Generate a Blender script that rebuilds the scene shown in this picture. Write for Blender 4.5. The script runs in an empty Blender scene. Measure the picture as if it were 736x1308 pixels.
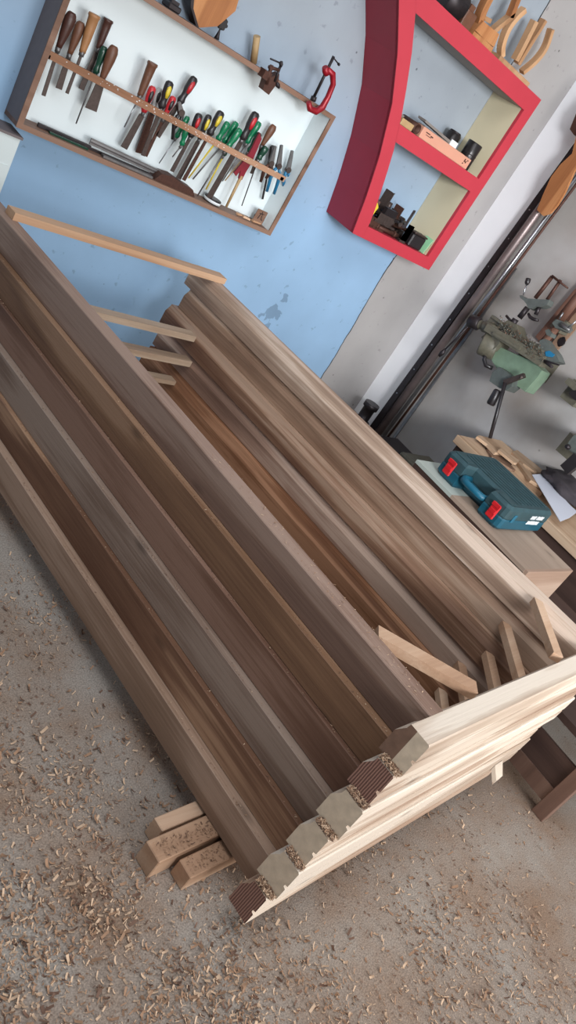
import bpy, math, random
from mathutils import Vector, Matrix, noise
random.seed(7)
SC = bpy.context.scene
COL = SC.collection
V = Vector

# ------------------------------------------------------------------ camera maths
F = 1012.56
FW = V((0.73091139, 0.53290047, -0.42636326))
RT = V((0.68105545, -0.52930264, 0.50596658))
UP = V((-0.04395463, 0.66019376, 0.7498081))
EYE = V((0, 0, 1.35))
def ray(px, py): return FW + RT*((px-368)/F) - UP*((py-654)/F)
def ony(px, py, y):
    d = ray(px, py); return EYE + d*((y-EYE.y)/d.y)
def onx(px, py, x):
    d = ray(px, py); return EYE + d*((x-EYE.x)/d.x)
def onz(px, py, z):
    d = ray(px, py); return EYE + d*((z-EYE.z)/d.z)
def A(x, y): return (x/3.0667, y/3.0667)
def B(x, y): return (200+x/3.0667, y/3.0667)

WY = 2.692      # back wall
WX = 3.70       # right wall

# ------------------------------------------------------------------ materials
def srgb(r, g, b):
    def f(c):
        c /= 255.0
        return c/12.92 if c <= .04045 else ((c+.055)/1.055)**2.4
    return (f(r), f(g), f(b), 1)
def newmat(name):
    m = bpy.data.materials.new(name); m.use_nodes = True
    nt = m.node_tree; b = nt.nodes['Principled BSDF']
    return m, nt, b
def N(nt, t, **k):
    n = nt.nodes.new(t)
    for a, v in k.items():
        if a in n.inputs: n.inputs[a].default_value = v
        else: setattr(n, a, v)
    return n
def plain(name, col, rough=.5, metal=0, var=.12, scale=40, bump=.05, spec=.5):
    m, nt, b = newmat(name); L = nt.links.new
    tc = N(nt, 'ShaderNodeTexCoord'); no = N(nt, 'ShaderNodeTexNoise'); no.inputs['Scale'].default_value = scale; no.inputs['Detail'].default_value = 4
    L(tc.outputs['Object'], no.inputs['Vector'])
    mx = N(nt, 'ShaderNodeMix', data_type='RGBA')
    c1 = [c*(1-var*1.6) for c in col[:3]]+[1]; c2 = [min(1, c*(1+var)) for c in col[:3]]+[1]
    mx.inputs[6].default_value = c1; mx.inputs[7].default_value = c2
    L(no.outputs['Fac'], mx.inputs[0]); L(mx.outputs[2], b.inputs['Base Color'])
    b.inputs['Roughness'].default_value = rough; b.inputs['Metallic'].default_value = metal
    b.inputs['Specular IOR Level'].default_value = spec
    bp = N(nt, 'ShaderNodeBump'); bp.inputs['Strength'].default_value = bump; bp.inputs['Distance'].default_value = .004
    L(no.outputs['Fac'], bp.inputs['Height']); L(bp.outputs['Normal'], b.inputs['Normal'])
    return m
def wood(name, axis, dark, mid, light, rough=.6, contrast=1.0, band=9, seed=0, stain=0.0):
    """grain runs along axis 0/1/2 of the object"""
    m, nt, b = newmat(name); L = nt.links.new
    tc = N(nt, 'ShaderNodeTexCoord'); oi = N(nt, 'ShaderNodeObjectInfo')
    mul = N(nt, 'ShaderNodeMath', operation='MULTIPLY'); mul.inputs[1].default_value = 37.0
    L(oi.outputs['Random'], mul.inputs[0])
    add = N(nt, 'ShaderNodeVectorMath', operation='ADD'); L(tc.outputs['Object'], add.inputs[0])
    cmb = N(nt, 'ShaderNodeCombineXYZ')
    for i in range(3): L(mul.outputs[0], cmb.inputs[i])
    L(cmb.outputs[0], add.inputs[1])
    def stretch(a, c):
        mp = N(nt, 'ShaderNodeMapping'); s = [a]*3; s[axis] = c
        mp.inputs['Scale'].default_value = s; mp.inputs['Location'].default_value = (seed, seed*2.1, seed*.7)
        L(add.outputs[0], mp.inputs['Vector']); return mp
    m1 = stretch(band, .55)
    n1 = N(nt, 'ShaderNodeTexNoise'); n1.inputs['Scale'].default_value = 1; n1.inputs['Detail'].default_value = 2; n1.inputs['Distortion'].default_value = .35
    L(m1.outputs[0], n1.inputs['Vector'])
    # growth rings: contour lines of the smooth noise
    rg = N(nt, 'ShaderNodeMath', operation='MULTIPLY'); rg.inputs[1].default_value = 26; L(n1.outputs['Fac'], rg.inputs[0])
    sn = N(nt, 'ShaderNodeMath', operation='SINE'); L(rg.outputs[0], sn.inputs[0])
    m2 = stretch(160, 5)
    n2 = N(nt, 'ShaderNodeTexNoise'); n2.inputs['Scale'].default_value = 1; n2.inputs['Detail'].default_value = 5
    L(m2.outputs[0], n2.inputs['Vector'])
    m3 = stretch(5, 1.6)
    n3 = N(nt, 'ShaderNodeTexNoise'); n3.inputs['Scale'].default_value = 1.3; n3.inputs['Detail'].default_value = 5
    L(m3.outputs[0], n3.inputs['Vector'])
    a1 = N(nt, 'ShaderNodeMath', operation='MULTIPLY_ADD'); a1.inputs[1].default_value = .055*contrast; L(sn.outputs[0], a1.inputs[0]); L(n1.outputs['Fac'], a1.inputs[2])
    a2 = N(nt, 'ShaderNodeMath', operation='MULTIPLY_ADD'); a2.inputs[1].default_value = .3*contrast; L(n2.outputs['Fac'], a2.inputs[0]); L(a1.outputs[0], a2.inputs[2])
    a3 = N(nt, 'ShaderNodeMath', operation='MULTIPLY_ADD'); a3.inputs[1].default_value = .45*contrast; L(n3.outputs['Fac'], a3.inputs[0]); L(a2.outputs[0], a3.inputs[2])
    cr = N(nt, 'ShaderNodeValToRGB'); e = cr.color_ramp.elements
    c0 = .5+.375*contrast
    e[0].position = c0-.30; e[0].color = dark; e[1].position = c0+.30; e[1].color = light
    x = cr.color_ramp.elements.new(c0); x.color = mid
    L(a3.outputs[0], cr.inputs[0])
    # knots
    m4 = stretch(9, 3.2)
    vo = N(nt, 'ShaderNodeTexVoronoi'); vo.inputs['Scale'].default_value = .8; L(m4.outputs[0], vo.inputs['Vector'])
    kr = N(nt, 'ShaderNodeMapRange'); kr.inputs[1].default_value = .02; kr.inputs[2].default_value = .10; kr.inputs[3].default_value = .45; kr.inputs[4].default_value = 1
    L(vo.outputs['Distance'], kr.inputs[0])
    hv = N(nt, 'ShaderNodeMapRange'); hv.inputs[3].default_value = .86; hv.inputs[4].default_value = 1.12; L(oi.outputs['Random'], hv.inputs[0])
    mv = N(nt, 'ShaderNodeMath', operation='MULTIPLY'); L(kr.outputs[0], mv.inputs[0]); L(hv.outputs[0], mv.inputs[1])
    vm = N(nt, 'ShaderNodeVectorMath', operation='SCALE'); L(cr.outputs[0], vm.inputs[0]); L(mv.outputs[0], vm.inputs['Scale'])
    L(vm.outputs[0], b.inputs['Base Color'])
    b.inputs['Roughness'].default_value = rough; b.inputs['Specular IOR Level'].default_value = .3
    bp = N(nt, 'ShaderNodeBump'); bp.inputs['Strength'].default_value = .25; bp.inputs['Distance'].default_value = .003
    L(n2.outputs['Fac'], bp.inputs['Height']); L(bp.outputs['Normal'], b.inputs['Normal'])
    return m

M = {}
LEGC = [((92,70,60),(124,98,84),(148,124,110)), ((90,62,46),(128,96,72),(148,116,92)), ((80,54,42),(112,82,66),(134,104,88)),
        ((90,70,60),(124,102,88),(148,128,114)), ((80,52,38),(118,86,66),(158,124,98)), ((116,90,72),(144,116,96),(170,142,122))]
for i, (a, b_, c) in enumerate(LEGC):
    M['leg%d' % i] = wood('leg_wood_%d' % i, 1, srgb(*a), srgb(*b_), srgb(*c), seed=i*3.3)
RC = [((118,92,76),(176,150,130),(206,184,166)), ((104,74,56),(158,128,106),(186,158,136)), ((92,60,44),(144,110,88),(174,144,122)),
        ((92,66,54),(142,114,98),(168,144,128)), ((86,52,34),(126,86,60),(156,114,86)), ((90,62,46),(124,92,72),(156,126,106))]
for i, (a, b_, c) in enumerate(RC):
    M['rleg%d' % i] = wood('right_leg_wood_%d' % i, 1, srgb(*a), srgb(*b_), srgb(*c), seed=i*2.7+5, band=11, contrast=1.05)
M['beam'] = wood('fresh_sawn_beam_wood', 0, srgb(158,134,114), srgb(196,178,160), srgb(216,202,186), seed=2, contrast=1.1)
M['beam2'] = wood('pale_beam_wood', 0, srgb(150,118,96), srgb(192,170,150), srgb(214,198,180), seed=8, contrast=1.2)
M['end_green'] = plain('pale_sapwood_end_grain', srgb(216,196,170), .8, var=.2, scale=60, bump=.2)
M['end_brown'] = plain('brown_heartwood_end_grain', srgb(128,98,80), .8, var=.35, scale=50, bump=.3)
def ribbed():
    m, nt, b = newmat('saw_ribbed_end_grain'); L = nt.links.new
    tc = N(nt, 'ShaderNodeTexCoord'); w = N(nt, 'ShaderNodeTexWave'); w.bands_direction = 'Y'
    w.inputs['Scale'].default_value = 62; w.inputs['Distortion'].default_value = 1.2; w.inputs['Detail'].default_value = 2
    L(tc.outputs['Object'], w.inputs['Vector'])
    cr = N(nt, 'ShaderNodeValToRGB'); cr.color_ramp.elements[0].color = srgb(104,70,58); cr.color_ramp.elements[1].color = srgb(160,120,104)
    L(w.outputs['Fac'], cr.inputs[0]); L(cr.outputs[0], b.inputs['Base Color']); b.inputs['Roughness'].default_value = .85
    bp = N(nt, 'ShaderNodeBump'); bp.inputs['Distance'].default_value = .001; L(w.outputs['Fac'], bp.inputs['Height']); L(bp.outputs['Normal'], b.inputs['Normal'])
    return m
M['ribbed'] = ribbed()
M['batten'] = wood('orange_batten_wood', 0, srgb(150,110,82), srgb(186,146,114), srgb(206,172,142), contrast=.7, seed=4)
M['batten_b'] = wood('pale_batten_wood', 0, srgb(120,98,80), srgb(160,136,114), srgb(190,168,146), contrast=.8, seed=1)
M['brace'] = wood('brace_wood', 0, srgb(146,110,86), srgb(182,146,118), srgb(204,174,148), contrast=.7, seed=6)
M['rack_wood'] = wood('rack_edge_wood', 0, srgb(92,66,52), srgb(124,94,78), srgb(146,116,98), contrast=.6, seed=3)
M['ledge_wood'] = wood('rack_ledge_wood', 0, srgb(128,88,62), srgb(164,120,92), srgb(190,150,122), contrast=.7, seed=9)
M['chisel_dark'] = plain('dark_turned_wood', srgb(74,44,36), .4, var=.25)
M['chisel_brown'] = plain('brown_turned_wood', srgb(106,68,48), .45, var=.25)
M['chisel_tan'] = plain('tan_turned_wood', srgb(166,118,76), .45, var=.2)
M['steel_dark'] = plain('rusty_steel', srgb(84,72,68), .5, .6, var=.35, scale=90)
M['steel'] = plain('bright_steel', srgb(168,170,174), .28, .9, var=.15)
M['steel_grey'] = plain('dull_steel', srgb(122,120,120), .45, .7, var=.25)
M['green_pl'] = plain('green_plastic', srgb(14,116,76), .25, var=.15)
M['green_dk'] = plain('dark_green_plastic', srgb(24,66,50), .25, var=.3)
M['red_pl'] = plain('red_plastic', srgb(190,40,48), .35, var=.1)
M['yellow_pl'] = plain('yellow_plastic', srgb(214,190,58), .35, var=.1)
M['black_pl'] = plain('black_plastic', srgb(40,36,38), .35, var=.2)
M['blue_pl'] = plain('blue_plastic', srgb(30,110,150), .35, var=.1)
M['white_pl'] = plain('white_plastic', srgb(190,192,190), .4, var=.1)
M['maroon'] = plain('maroon_plastic', srgb(130,28,44), .4, var=.1)
M['pencil'] = plain('tan_painted_wood', srgb(176,146,104), .5, var=.15)
M['board'] = plain('white_laminate', srgb(226,236,238), .35, var=.03, scale=5, bump=.0)
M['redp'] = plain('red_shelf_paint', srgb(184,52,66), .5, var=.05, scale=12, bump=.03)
M['red_shade'] = plain('shaded_red_shelf_paint', srgb(150,32,52), .5, var=.08, scale=12, bump=.03)  # same shelf red, darkened for the side turned away from the light
M['beige'] = plain('beige_shelf_lining', srgb(212,200,168), .6, var=.05, scale=8)
M['shelf_in'] = plain('brown_grey_shelf_lining', srgb(140,132,124), .6, var=.06, scale=8)
M['clamp_red'] = plain('red_clamp_paint', srgb(150,22,36), .35, .2, var=.2)
M['rust'] = plain('rusty_iron', srgb(86,56,46), .6, .5, var=.35, scale=120)
M['iron'] = plain('dark_iron', srgb(56,50,52), .45, .6, var=.3)
M['bronze_pipe'] = plain('brown_steel_pipe', srgb(126,112,110), .38, .5, var=.25, scale=20)
M['mach_green'] = plain('machine_green_paint', srgb(116,138,116), .5, var=.2, scale=30)
M['mach_olive'] = plain('machine_olive_paint', srgb(98,94,80), .5, var=.3, scale=60)
M['mach_grey'] = plain('machine_grey_green_paint', srgb(96,102,98), .5, .2, var=.25)
M['teal'] = plain('teal_case_plastic', srgb(18,78,96), .42, var=.12, scale=25)
M['teal_top'] = plain('dusty_teal_case_plastic', srgb(44,72,78), .6, var=.3, scale=30)
M['teal_l'] = plain('light_teal_case_plastic', srgb(24,96,120), .4, var=.1)
M['latch'] = plain('red_latch_plastic', srgb(196,34,40), .4, var=.08)
M['letter'] = plain('white_print', srgb(220,224,226), .6, var=.04)
M['bench_dark'] = wood('dark_brown_bench_board', 1, srgb(50,36,32), srgb(72,54,48), srgb(86,66,58), contrast=.6)
M['bench_leg'] = wood('dusty_brown_leg_wood', 2, srgb(84,62,52), srgb(112,86,74), srgb(132,106,92), contrast=.6)
M['box_wood'] = wood('grey_brown_box_board', 1, srgb(124,106,92), srgb(156,136,120), srgb(174,154,138), contrast=.5)
M['box_end'] = wood('box_end_board', 0, srgb(140,112,94), srgb(170,144,126), srgb(188,164,146), contrast=.7)
M['box_white'] = plain('white_box_panel', srgb(176,184,176), .5, var=.06, scale=6)
M['plank'] = wood('offcut_plank_wood', 1, srgb(136,108,84), srgb(176,146,118), srgb(196,170,144), contrast=.8)
M['cloth'] = plain('dark_grey_cloth', srgb(62,56,60), .9, var=.2, scale=70, bump=.4)
M['paper'] = plain('white_paper', srgb(206,210,222), .7, var=.03, scale=5)
M['card'] = plain('tan_cardboard', srgb(204,148,124), .7, var=.05, scale=20)
M['card_grey'] = plain('grey_card', srgb(128,120,114), .7, var=.15, scale=20)
M['can'] = plain('black_can', srgb(40,36,36), .3, .3, var=.2)
M['mint'] = plain('mint_green_card', srgb(150,206,160), .7, var=.04)
M['model_wood'] = wood('light_model_wood', 2, srgb(142,100,68), srgb(184,142,104), srgb(204,166,130), contrast=.7)
M['orange_wood'] = wood('orange_brown_wood', 2, srgb(128,80,48), srgb(166,110,68), srgb(188,134,88), contrast=.8)
M['board_red'] = wood('red_brown_board', 2, srgb(66,42,34), srgb(96,66,54), srgb(116,84,70), contrast=.7)
M['board_tan'] = wood('tan_board', 2, srgb(110,84,66), srgb(142,114,94), srgb(160,134,112), contrast=.7)
M['white_cab'] = plain('white_cabinet_paint', srgb(206,216,216), .4, var=.03, scale=5)
M['cab_top'] = plain('brown_grey_cabinet_top', srgb(110,100,100), .6, var=.1)
M['flake_l'] = plain('pale_shaving', srgb(196,166,138), .8, var=.15)
M['flake_m'] = plain('tan_shaving', srgb(152,118,92), .8, var=.2)
M['flake_d'] = plain('brown_shaving', srgb(106,78,62), .8, var=.25)
M['wall_white'] = plain('white_pilaster_paint', srgb(240,241,244), .6, var=.03, scale=4)

def wall_blue():
    m, nt, b = newmat('blue_and_grey_plaster'); L = nt.links.new
    tc = N(nt, 'ShaderNodeTexCoord'); sp = N(nt, 'ShaderNodeSeparateXYZ'); L(tc.outputs['Object'], sp.inputs[0])
    # wobble of the crack
    cw = N(nt, 'ShaderNodeTexNoise'); cw.inputs['Scale'].default_value = 5; cw.inputs['Detail'].default_value = 4; L(tc.outputs['Object'], cw.inputs['Vector'])
    t = N(nt, 'ShaderNodeMath', operation='MULTIPLY_ADD'); t.inputs[1].default_value = .05; L(cw.outputs['Fac'], t.inputs[0]); L(sp.outputs['X'], t.inputs[2])
    u = N(nt, 'ShaderNodeMath', operation='MULTIPLY_ADD'); u.inputs[1].default_value = .032; L(sp.outputs['Z'], u.inputs[0]); L(t.outputs[0], u.inputs[2])
    d = N(nt, 'ShaderNodeMath', operation='SUBTRACT'); d.inputs[1].default_value = 3.285; L(u.outputs[0], d.inputs[0])
    side = N(nt, 'ShaderNodeMath', operation='GREATER_THAN'); side.inputs[1].default_value = 0; L(d.outputs[0], side.inputs[0])
    ab = N(nt, 'ShaderNodeMath', operation='ABSOLUTE'); L(d.outputs[0], ab.inputs[0])
    ck = N(nt, 'ShaderNodeMapRange'); ck.inputs[1].default_value = .0015; ck.inputs[2].default_value = .0045; L(ab.outputs[0], ck.inputs[0])
    # blue, greyer with height
    hz = N(nt, 'ShaderNodeMapRange'); hz.inputs[1].default_value = .85; hz.inputs[2].default_value = 1.5; L(sp.outputs['Z'], hz.inputs[0])
    mb = N(nt, 'ShaderNodeMix', data_type='RGBA'); mb.inputs[6].default_value = srgb(146,178,208); mb.inputs[7].default_value = srgb(154,162,170); L(hz.outputs[0], mb.inputs[0])
    ms = N(nt, 'ShaderNodeMix', data_type='RGBA'); ms.inputs[7].default_value = srgb(168,164,162); L(side.outputs[0], ms.inputs[0]); L(mb.outputs[2], ms.inputs[6])
    # large stains
    n1 = N(nt, 'ShaderNodeTexNoise'); n1.inputs['Scale'].default_value = 3.5; n1.inputs['Detail'].default_value = 6; L(tc.outputs['Object'], n1.inputs['Vector'])
    r1 = N(nt, 'ShaderNodeMapRange'); r1.inputs[1].default_value = .3; r1.inputs[2].default_value = .7; r1.inputs[3].default_value = .9; r1.inputs[4].default_value = 1.05; L(n1.outputs['Fac'], r1.inputs[0])
    # scuffs: two noise masks
    n2 = N(nt, 'ShaderNodeTexNoise'); n2.inputs['Scale'].default_value = 26; n2.inputs['Detail'].default_value = 5; L(tc.outputs['Object'], n2.inputs['Vector'])
    r2 = N(nt, 'ShaderNodeMapRange'); r2.inputs[1].default_value = .64; r2.inputs[2].default_value = .70; r2.inputs[3].default_value = 1; r2.inputs[4].default_value = .76; L(n2.outputs['Fac'], r2.inputs[0])
    v = N(nt, 'ShaderNodeTexVoronoi'); v.inputs['Scale'].default_value = 9; L(tc.outputs['Object'], v.inputs['Vector'])
    r3 = N(nt, 'ShaderNodeMapRange'); r3.inputs[1].default_value = .035; r3.inputs[2].default_value = .055; r3.inputs[3].default_value = .4; r3.inputs[4].default_value = 1; L(v.outputs['Distance'], r3.inputs[0])
    # peeled patch behind the timber
    pv = N(nt, 'ShaderNodeVectorMath', operation='DISTANCE'); pv.inputs[1].default_value = PATCH; L(tc.outputs['Object'], pv.inputs[0])
    pn = N(nt, 'ShaderNodeTexNoise'); pn.inputs['Scale'].default_value = 18; pn.inputs['Detail'].default_value = 3; L(tc.outputs['Object'], pn.inputs['Vector'])
    pa = N(nt, 'ShaderNodeMath', operation='MULTIPLY_ADD'); pa.inputs[1].default_value = .3; L(pn.outputs['Fac'], pa.inputs[0]); L(pv.outputs['Value'], pa.inputs[2])
    pr = N(nt, 'ShaderNodeMapRange'); pr.inputs[1].default_value = .195; pr.inputs[2].default_value = .205; pr.inputs[3].default_value = .66; pr.inputs[4].default_value = 1; L(pa.outputs[0], pr.inputs[0])
    prod = None
    for s in (ck, r1, r2, r3, pr):
        if prod is None: prod = s.outputs[0]; continue
        q = N(nt, 'ShaderNodeMath', operation='MULTIPLY'); L(prod, q.inputs[0]); L(s.outputs[0], q.inputs[1]); prod = q.outputs[0]
    vm = N(nt, 'ShaderNodeVectorMath', operation='SCALE'); L(ms.outputs[2], vm.inputs[0]); L(prod, vm.inputs['Scale'])
    L(vm.outputs[0], b.inputs['Base Color']); b.inputs['Roughness'].default_value = .75; b.inputs['Specular IOR Level'].default_value = .25
    bp = N(nt, 'ShaderNodeBump'); bp.inputs['Strength'].default_value = .3; bp.inputs['Distance'].default_value = .004; L(n1.outputs['Fac'], bp.inputs['Height']); L(bp.outputs['Normal'], b.inputs['Normal'])
    return m
PATCH = ony(352, 400, WY)
M['wall'] = wall_blue()
def wall_grey():
    m, nt, b = newmat('grey_dusty_plaster'); L = nt.links.new
    tc = N(nt, 'ShaderNodeTexCoord')
    n1 = N(nt, 'ShaderNodeTexNoise'); n1.inputs['Scale'].default_value = 2.2; n1.inputs['Detail'].default_value = 5; L(tc.outputs['Object'], n1.inputs['Vector'])
    cr = N(nt, 'ShaderNodeValToRGB'); cr.color_ramp.elements[0].position = .35; cr.color_ramp.elements[1].position = .68
    cr.color_ramp.elements[0].color = srgb(150,142,135); cr.color_ramp.elements[1].color = srgb(178,176,175)
    L(n1.outputs['Fac'], cr.inputs[0])
    v = N(nt, 'ShaderNodeTexVoronoi'); v.inputs['Scale'].default_value = 7; L(tc.outputs['Object'], v.inputs['Vector'])
    r3 = N(nt, 'ShaderNodeMapRange'); r3.inputs[1].default_value = .04; r3.inputs[2].default_value = .06; r3.inputs[3].default_value = .65; r3.inputs[4].default_value = 1; L(v.outputs['Distance'], r3.inputs[0])
    vm = N(nt, 'ShaderNodeVectorMath', operation='SCALE'); L(cr.outputs[0], vm.inputs[0]); L(r3.outputs[0], vm.inputs['Scale'])
    L(vm.outputs[0], b.inputs['Base Color']); b.inputs['Roughness'].default_value = .8; b.inputs['Specular IOR Level'].default_value = .2
    return m
M['wall_grey'] = wall_grey()
def floor_mat():
    m, nt, b = newmat('dusty_concrete_floor'); L = nt.links.new
    tc = N(nt, 'ShaderNodeTexCoord')
    n1 = N(nt, 'ShaderNodeTexNoise'); n1.inputs['Scale'].default_value = 3.2; n1.inputs['Detail'].default_value = 7; n1.inputs['Roughness'].default_value = .6; L(tc.outputs['Object'], n1.inputs['Vector'])
    cr = N(nt, 'ShaderNodeValToRGB'); cr.color_ramp.elements[0].position = .36; cr.color_ramp.elements[1].position = .62
    cr.color_ramp.elements[0].color = srgb(136,114,97); cr.color_ramp.elements[1].color = srgb(152,143,134)
    L(n1.outputs['Fac'], cr.inputs[0])
    # fine saw dust speckle
    n2 = N(nt, 'ShaderNodeTexNoise'); n2.inputs['Scale'].default_value = 260; n2.inputs['Detail'].default_value = 5; L(tc.outputs['Object'], n2.inputs['Vector'])
    r2 = N(nt, 'ShaderNodeMapRange'); r2.inputs[1].default_value = .35; r2.inputs[2].default_value = .65; r2.inputs[3].default_value = .72; r2.inputs[4].default_value = 1.16; L(n2.outputs['Fac'], r2.inputs[0])
    # brown specks
    v = N(nt, 'ShaderNodeTexVoronoi'); v.inputs['Scale'].default_value = 42; v.inputs['Randomness'].default_value = 1; L(tc.outputs['Object'], v.inputs['Vector'])
    r3 = N(nt, 'ShaderNodeMapRange'); r3.inputs[1].default_value = .10; r3.inputs[2].default_value = .22; r3.inputs[3].default_value = 1; r3.inputs[4].default_value = 0; L(v.outputs['Distance'], r3.inputs[0])
    n3 = N(nt, 'ShaderNodeTexNoise'); n3.inputs['Scale'].default_value = 6; n3.inputs['Detail'].default_value = 3; L(tc.outputs['Object'], n3.inputs['Vector'])
    r4 = N(nt, 'ShaderNodeMapRange'); r4.inputs[1].default_value = .45; r4.inputs[2].default_value = .62; L(n3.outputs['Fac'], r4.inputs[0])
    mm = N(nt, 'ShaderNodeMath', operation='MULTIPLY'); L(r3.outputs[0], mm.inputs[0]); L(r4.outputs[0], mm.inputs[1])
    mk = N(nt, 'ShaderNodeMath', operation='MULTIPLY'); mk.inputs[1].default_value = .8; L(mm.outputs[0], mk.inputs[0])
    mx = N(nt, 'ShaderNodeMix', data_type='RGBA'); mx.inputs[7].default_value = srgb(112,84,68); L(mk.outputs[0], mx.inputs[0]); L(cr.outputs[0], mx.inputs[6])
    vm = N(nt, 'ShaderNodeVectorMath', operation='SCALE'); L(mx.outputs[2], vm.inputs[0]); L(r2.outputs[0], vm.inputs['Scale'])
    L(vm.outputs[0], b.inputs['Base Color']); b.inputs['Roughness'].default_value = .85; b.inputs['Specular IOR Level'].default_value = .2
    ad = N(nt, 'ShaderNodeMath', operation='ADD'); L(n2.outputs['Fac'], ad.inputs[0]); L(mm.outputs[0], ad.inputs[1])
    bp = N(nt, 'ShaderNodeBump'); bp.inputs['Strength'].default_value = .6; bp.inputs['Distance'].default_value = .0025; L(ad.outputs[0], bp.inputs['Height']); L(bp.outputs['Normal'], b.inputs['Normal'])
    return m
M['floor'] = floor_mat()

# ------------------------------------------------------------------ mesh builder
ORG = {}
class MB:
    def __init__(s): s.v = []; s.f = []; s.m = []; s.s = []
    def add(s, vs, fs, mi=0, sm=False):
        o = len(s.v); s.v += [V(p) for p in vs]
        for f in fs: s.f.append([i+o for i in f]); s.m.append(mi); s.s.append(sm)
    def box(s, lo, hi, mi=0, R=None, bev=0):
        x0, y0, z0 = lo; x1, y1, z1 = hi
        if bev:
            e = min(bev, (x1-x0)*.45, (y1-y0)*.45, (z1-z0)*.45); vs = []; idx = {}
            for i, x in enumerate((x0, x1)):
                for j, y in enumerate((y0, y1)):
                    for k, z in enumerate((z0, z1)):
                        sx, sy, sz = (e if i == 0 else -e), (e if j == 0 else -e), (e if k == 0 else -e)
                        idx[i, j, k] = len(vs); vs += [(x, y+sy, z+sz), (x+sx, y, z+sz), (x+sx, y+sy, z)]
            def I(i, j, k, a): return idx[i, j, k]+a
            fs = []
            for i in (0, 1): fs.append([I(i,0,0,0), I(i,1,0,0), I(i,1,1,0), I(i,0,1,0)][::(-1 if i == 0 else 1)])
            for j in (0, 1): fs.append([I(0,j,0,1), I(0,j,1,1), I(1,j,1,1), I(1,j,0,1)][::(-1 if j == 0 else 1)])
            for k in (0, 1): fs.append([I(0,0,k,2), I(1,0,k,2), I(1,1,k,2), I(0,1,k,2)][::(-1 if k == 0 else 1)])
            for i in (0, 1):
                for j in (0, 1): fs.append([I(i,j,0,0), I(i,j,1,0), I(i,j,1,1), I(i,j,0,1)])
                for k in (0, 1): fs.append([I(i,0,k,0), I(i,1,k,0), I(i,1,k,2), I(i,0,k,2)])
            for j in (0, 1):
                for k in (0, 1): fs.append([I(0,j,k,1), I(1,j,k,1), I(1,j,k,2), I(0,j,k,2)])
            for i in (0, 1):
                for j in (0, 1):
                    for k in (0, 1): fs.append([I(i,j,k,0), I(i,j,k,1), I(i,j,k,2)])
        else:
            vs = [(x0,y0,z0),(x1,y0,z0),(x1,y1,z0),(x0,y1,z0),(x0,y0,z1),(x1,y0,z1),(x1,y1,z1),(x0,y1,z1)]
            fs = [(0,3,2,1),(4,5,6,7),(0,1,5,4),(1,2,6,5),(2,3,7,6),(3,0,4,7)]
        if R is not None: vs = [R @ V(p) for p in vs]
        s.add(vs, fs, mi)
    def obox(s, c, ax, ay, az, mi=0):
        """oriented box: centre and three half-axis vectors"""
        c, ax, ay, az = V(c), V(ax), V(ay), V(az); vs = []
        for k in (-1, 1):
            for (i, j) in ((-1,-1),(1,-1),(1,1),(-1,1)): vs.append(c+ax*i+ay*j+az*k)
        s.add(vs, [(0,3,2,1),(4,5,6,7),(0,1,5,4),(1,2,6,5),(2,3,7,6),(3,0,4,7)], mi)
    def blade(s, p0, p1, w0, w1, th, n=V((0,1,0)), mi=0):
        p0, p1 = V(p0), V(p1); d = (p1-p0).normalized(); n = V(n); sd = d.cross(n).normalized(); n = sd.cross(d).normalized()
        vs = []
        for p, w in ((p0, w0), (p1, w1)):
            vs += [p-sd*w/2-n*th/2, p+sd*w/2-n*th/2, p+sd*w/2+n*th/2, p-sd*w/2+n*th/2]
        s.add(vs, [(0,3,2,1),(4,5,6,7),(0,1,5,4),(1,2,6,5),(2,3,7,6),(3,0,4,7)], mi)
    def lathe(s, p0, p1, prof, seg=12, flat=1.0, n=V((0,1,0)), mi=0):
        """prof: list of (t along, radius); flat squashes along n"""
        p0, p1 = V(p0), V(p1); d = p1-p0; dn = d.normalized(); n = V(n)
        if abs(dn.dot(n)) > .95: n = V((1,0,0))
        sd = dn.cross(n).normalized(); n = sd.cross(dn).normalized(); vs = []; fs = []
        for t, r in prof:
            c = p0+d*t
            for k in range(seg):
                a = 2*math.pi*k/seg; vs.append(c+sd*(r*math.cos(a))+n*(r*flat*math.sin(a)))
        for i in range(len(prof)-1):
            for k in range(seg):
                k2 = (k+1) % seg; fs.append((i*seg+k, i*seg+k2, (i+1)*seg+k2, (i+1)*seg+k))
        s.add(vs, fs, mi, True)
        o = len(s.v)-len(vs)
        s.f.append([o+k for k in range(seg)][::-1]); s.m.append(mi); s.s.append(False)
        e = o+(len(prof)-1)*seg; s.f.append([e+k for k in range(seg)]); s.m.append(mi); s.s.append(False)
    def cyl(s, p0, p1, r0, r1=None, seg=12, mi=0): s.lathe(p0, p1, [(0, r0), (1, r0 if r1 is None else r1)], seg, mi=mi)
    def tube(s, pts, r, seg=8, mi=0):
        pts = [V(p) for p in pts]; vs = []; fs = []; n = None
        for i, p in enumerate(pts):
            d = (pts[min(i+1, len(pts)-1)]-pts[max(i-1, 0)]).normalized()
            if n is None: n = d.orthogonal().normalized()
            n = (n-d*n.dot(d)).normalized(); b = d.cross(n)
            rr = r[i] if isinstance(r, (list, tuple)) else r
            for k in range(seg):
                a = 2*math.pi*k/seg; vs.append(p+n*(rr*math.cos(a))+b*(rr*math.sin(a)))
        for i in range(len(pts)-1):
            for k in range(seg): fs.append((i*seg+k, i*seg+(k+1) % seg, (i+1)*seg+(k+1) % seg, (i+1)*seg+k))
        s.add(vs, fs, mi, True); o = len(s.v)-len(vs)
        s.f.append([o+k for k in range(seg)][::-1]); s.m.append(mi); s.s.append(False)
        e = o+(len(pts)-1)*seg; s.f.append([e+k for k in range(seg)]); s.m.append(mi); s.s.append(False)
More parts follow.
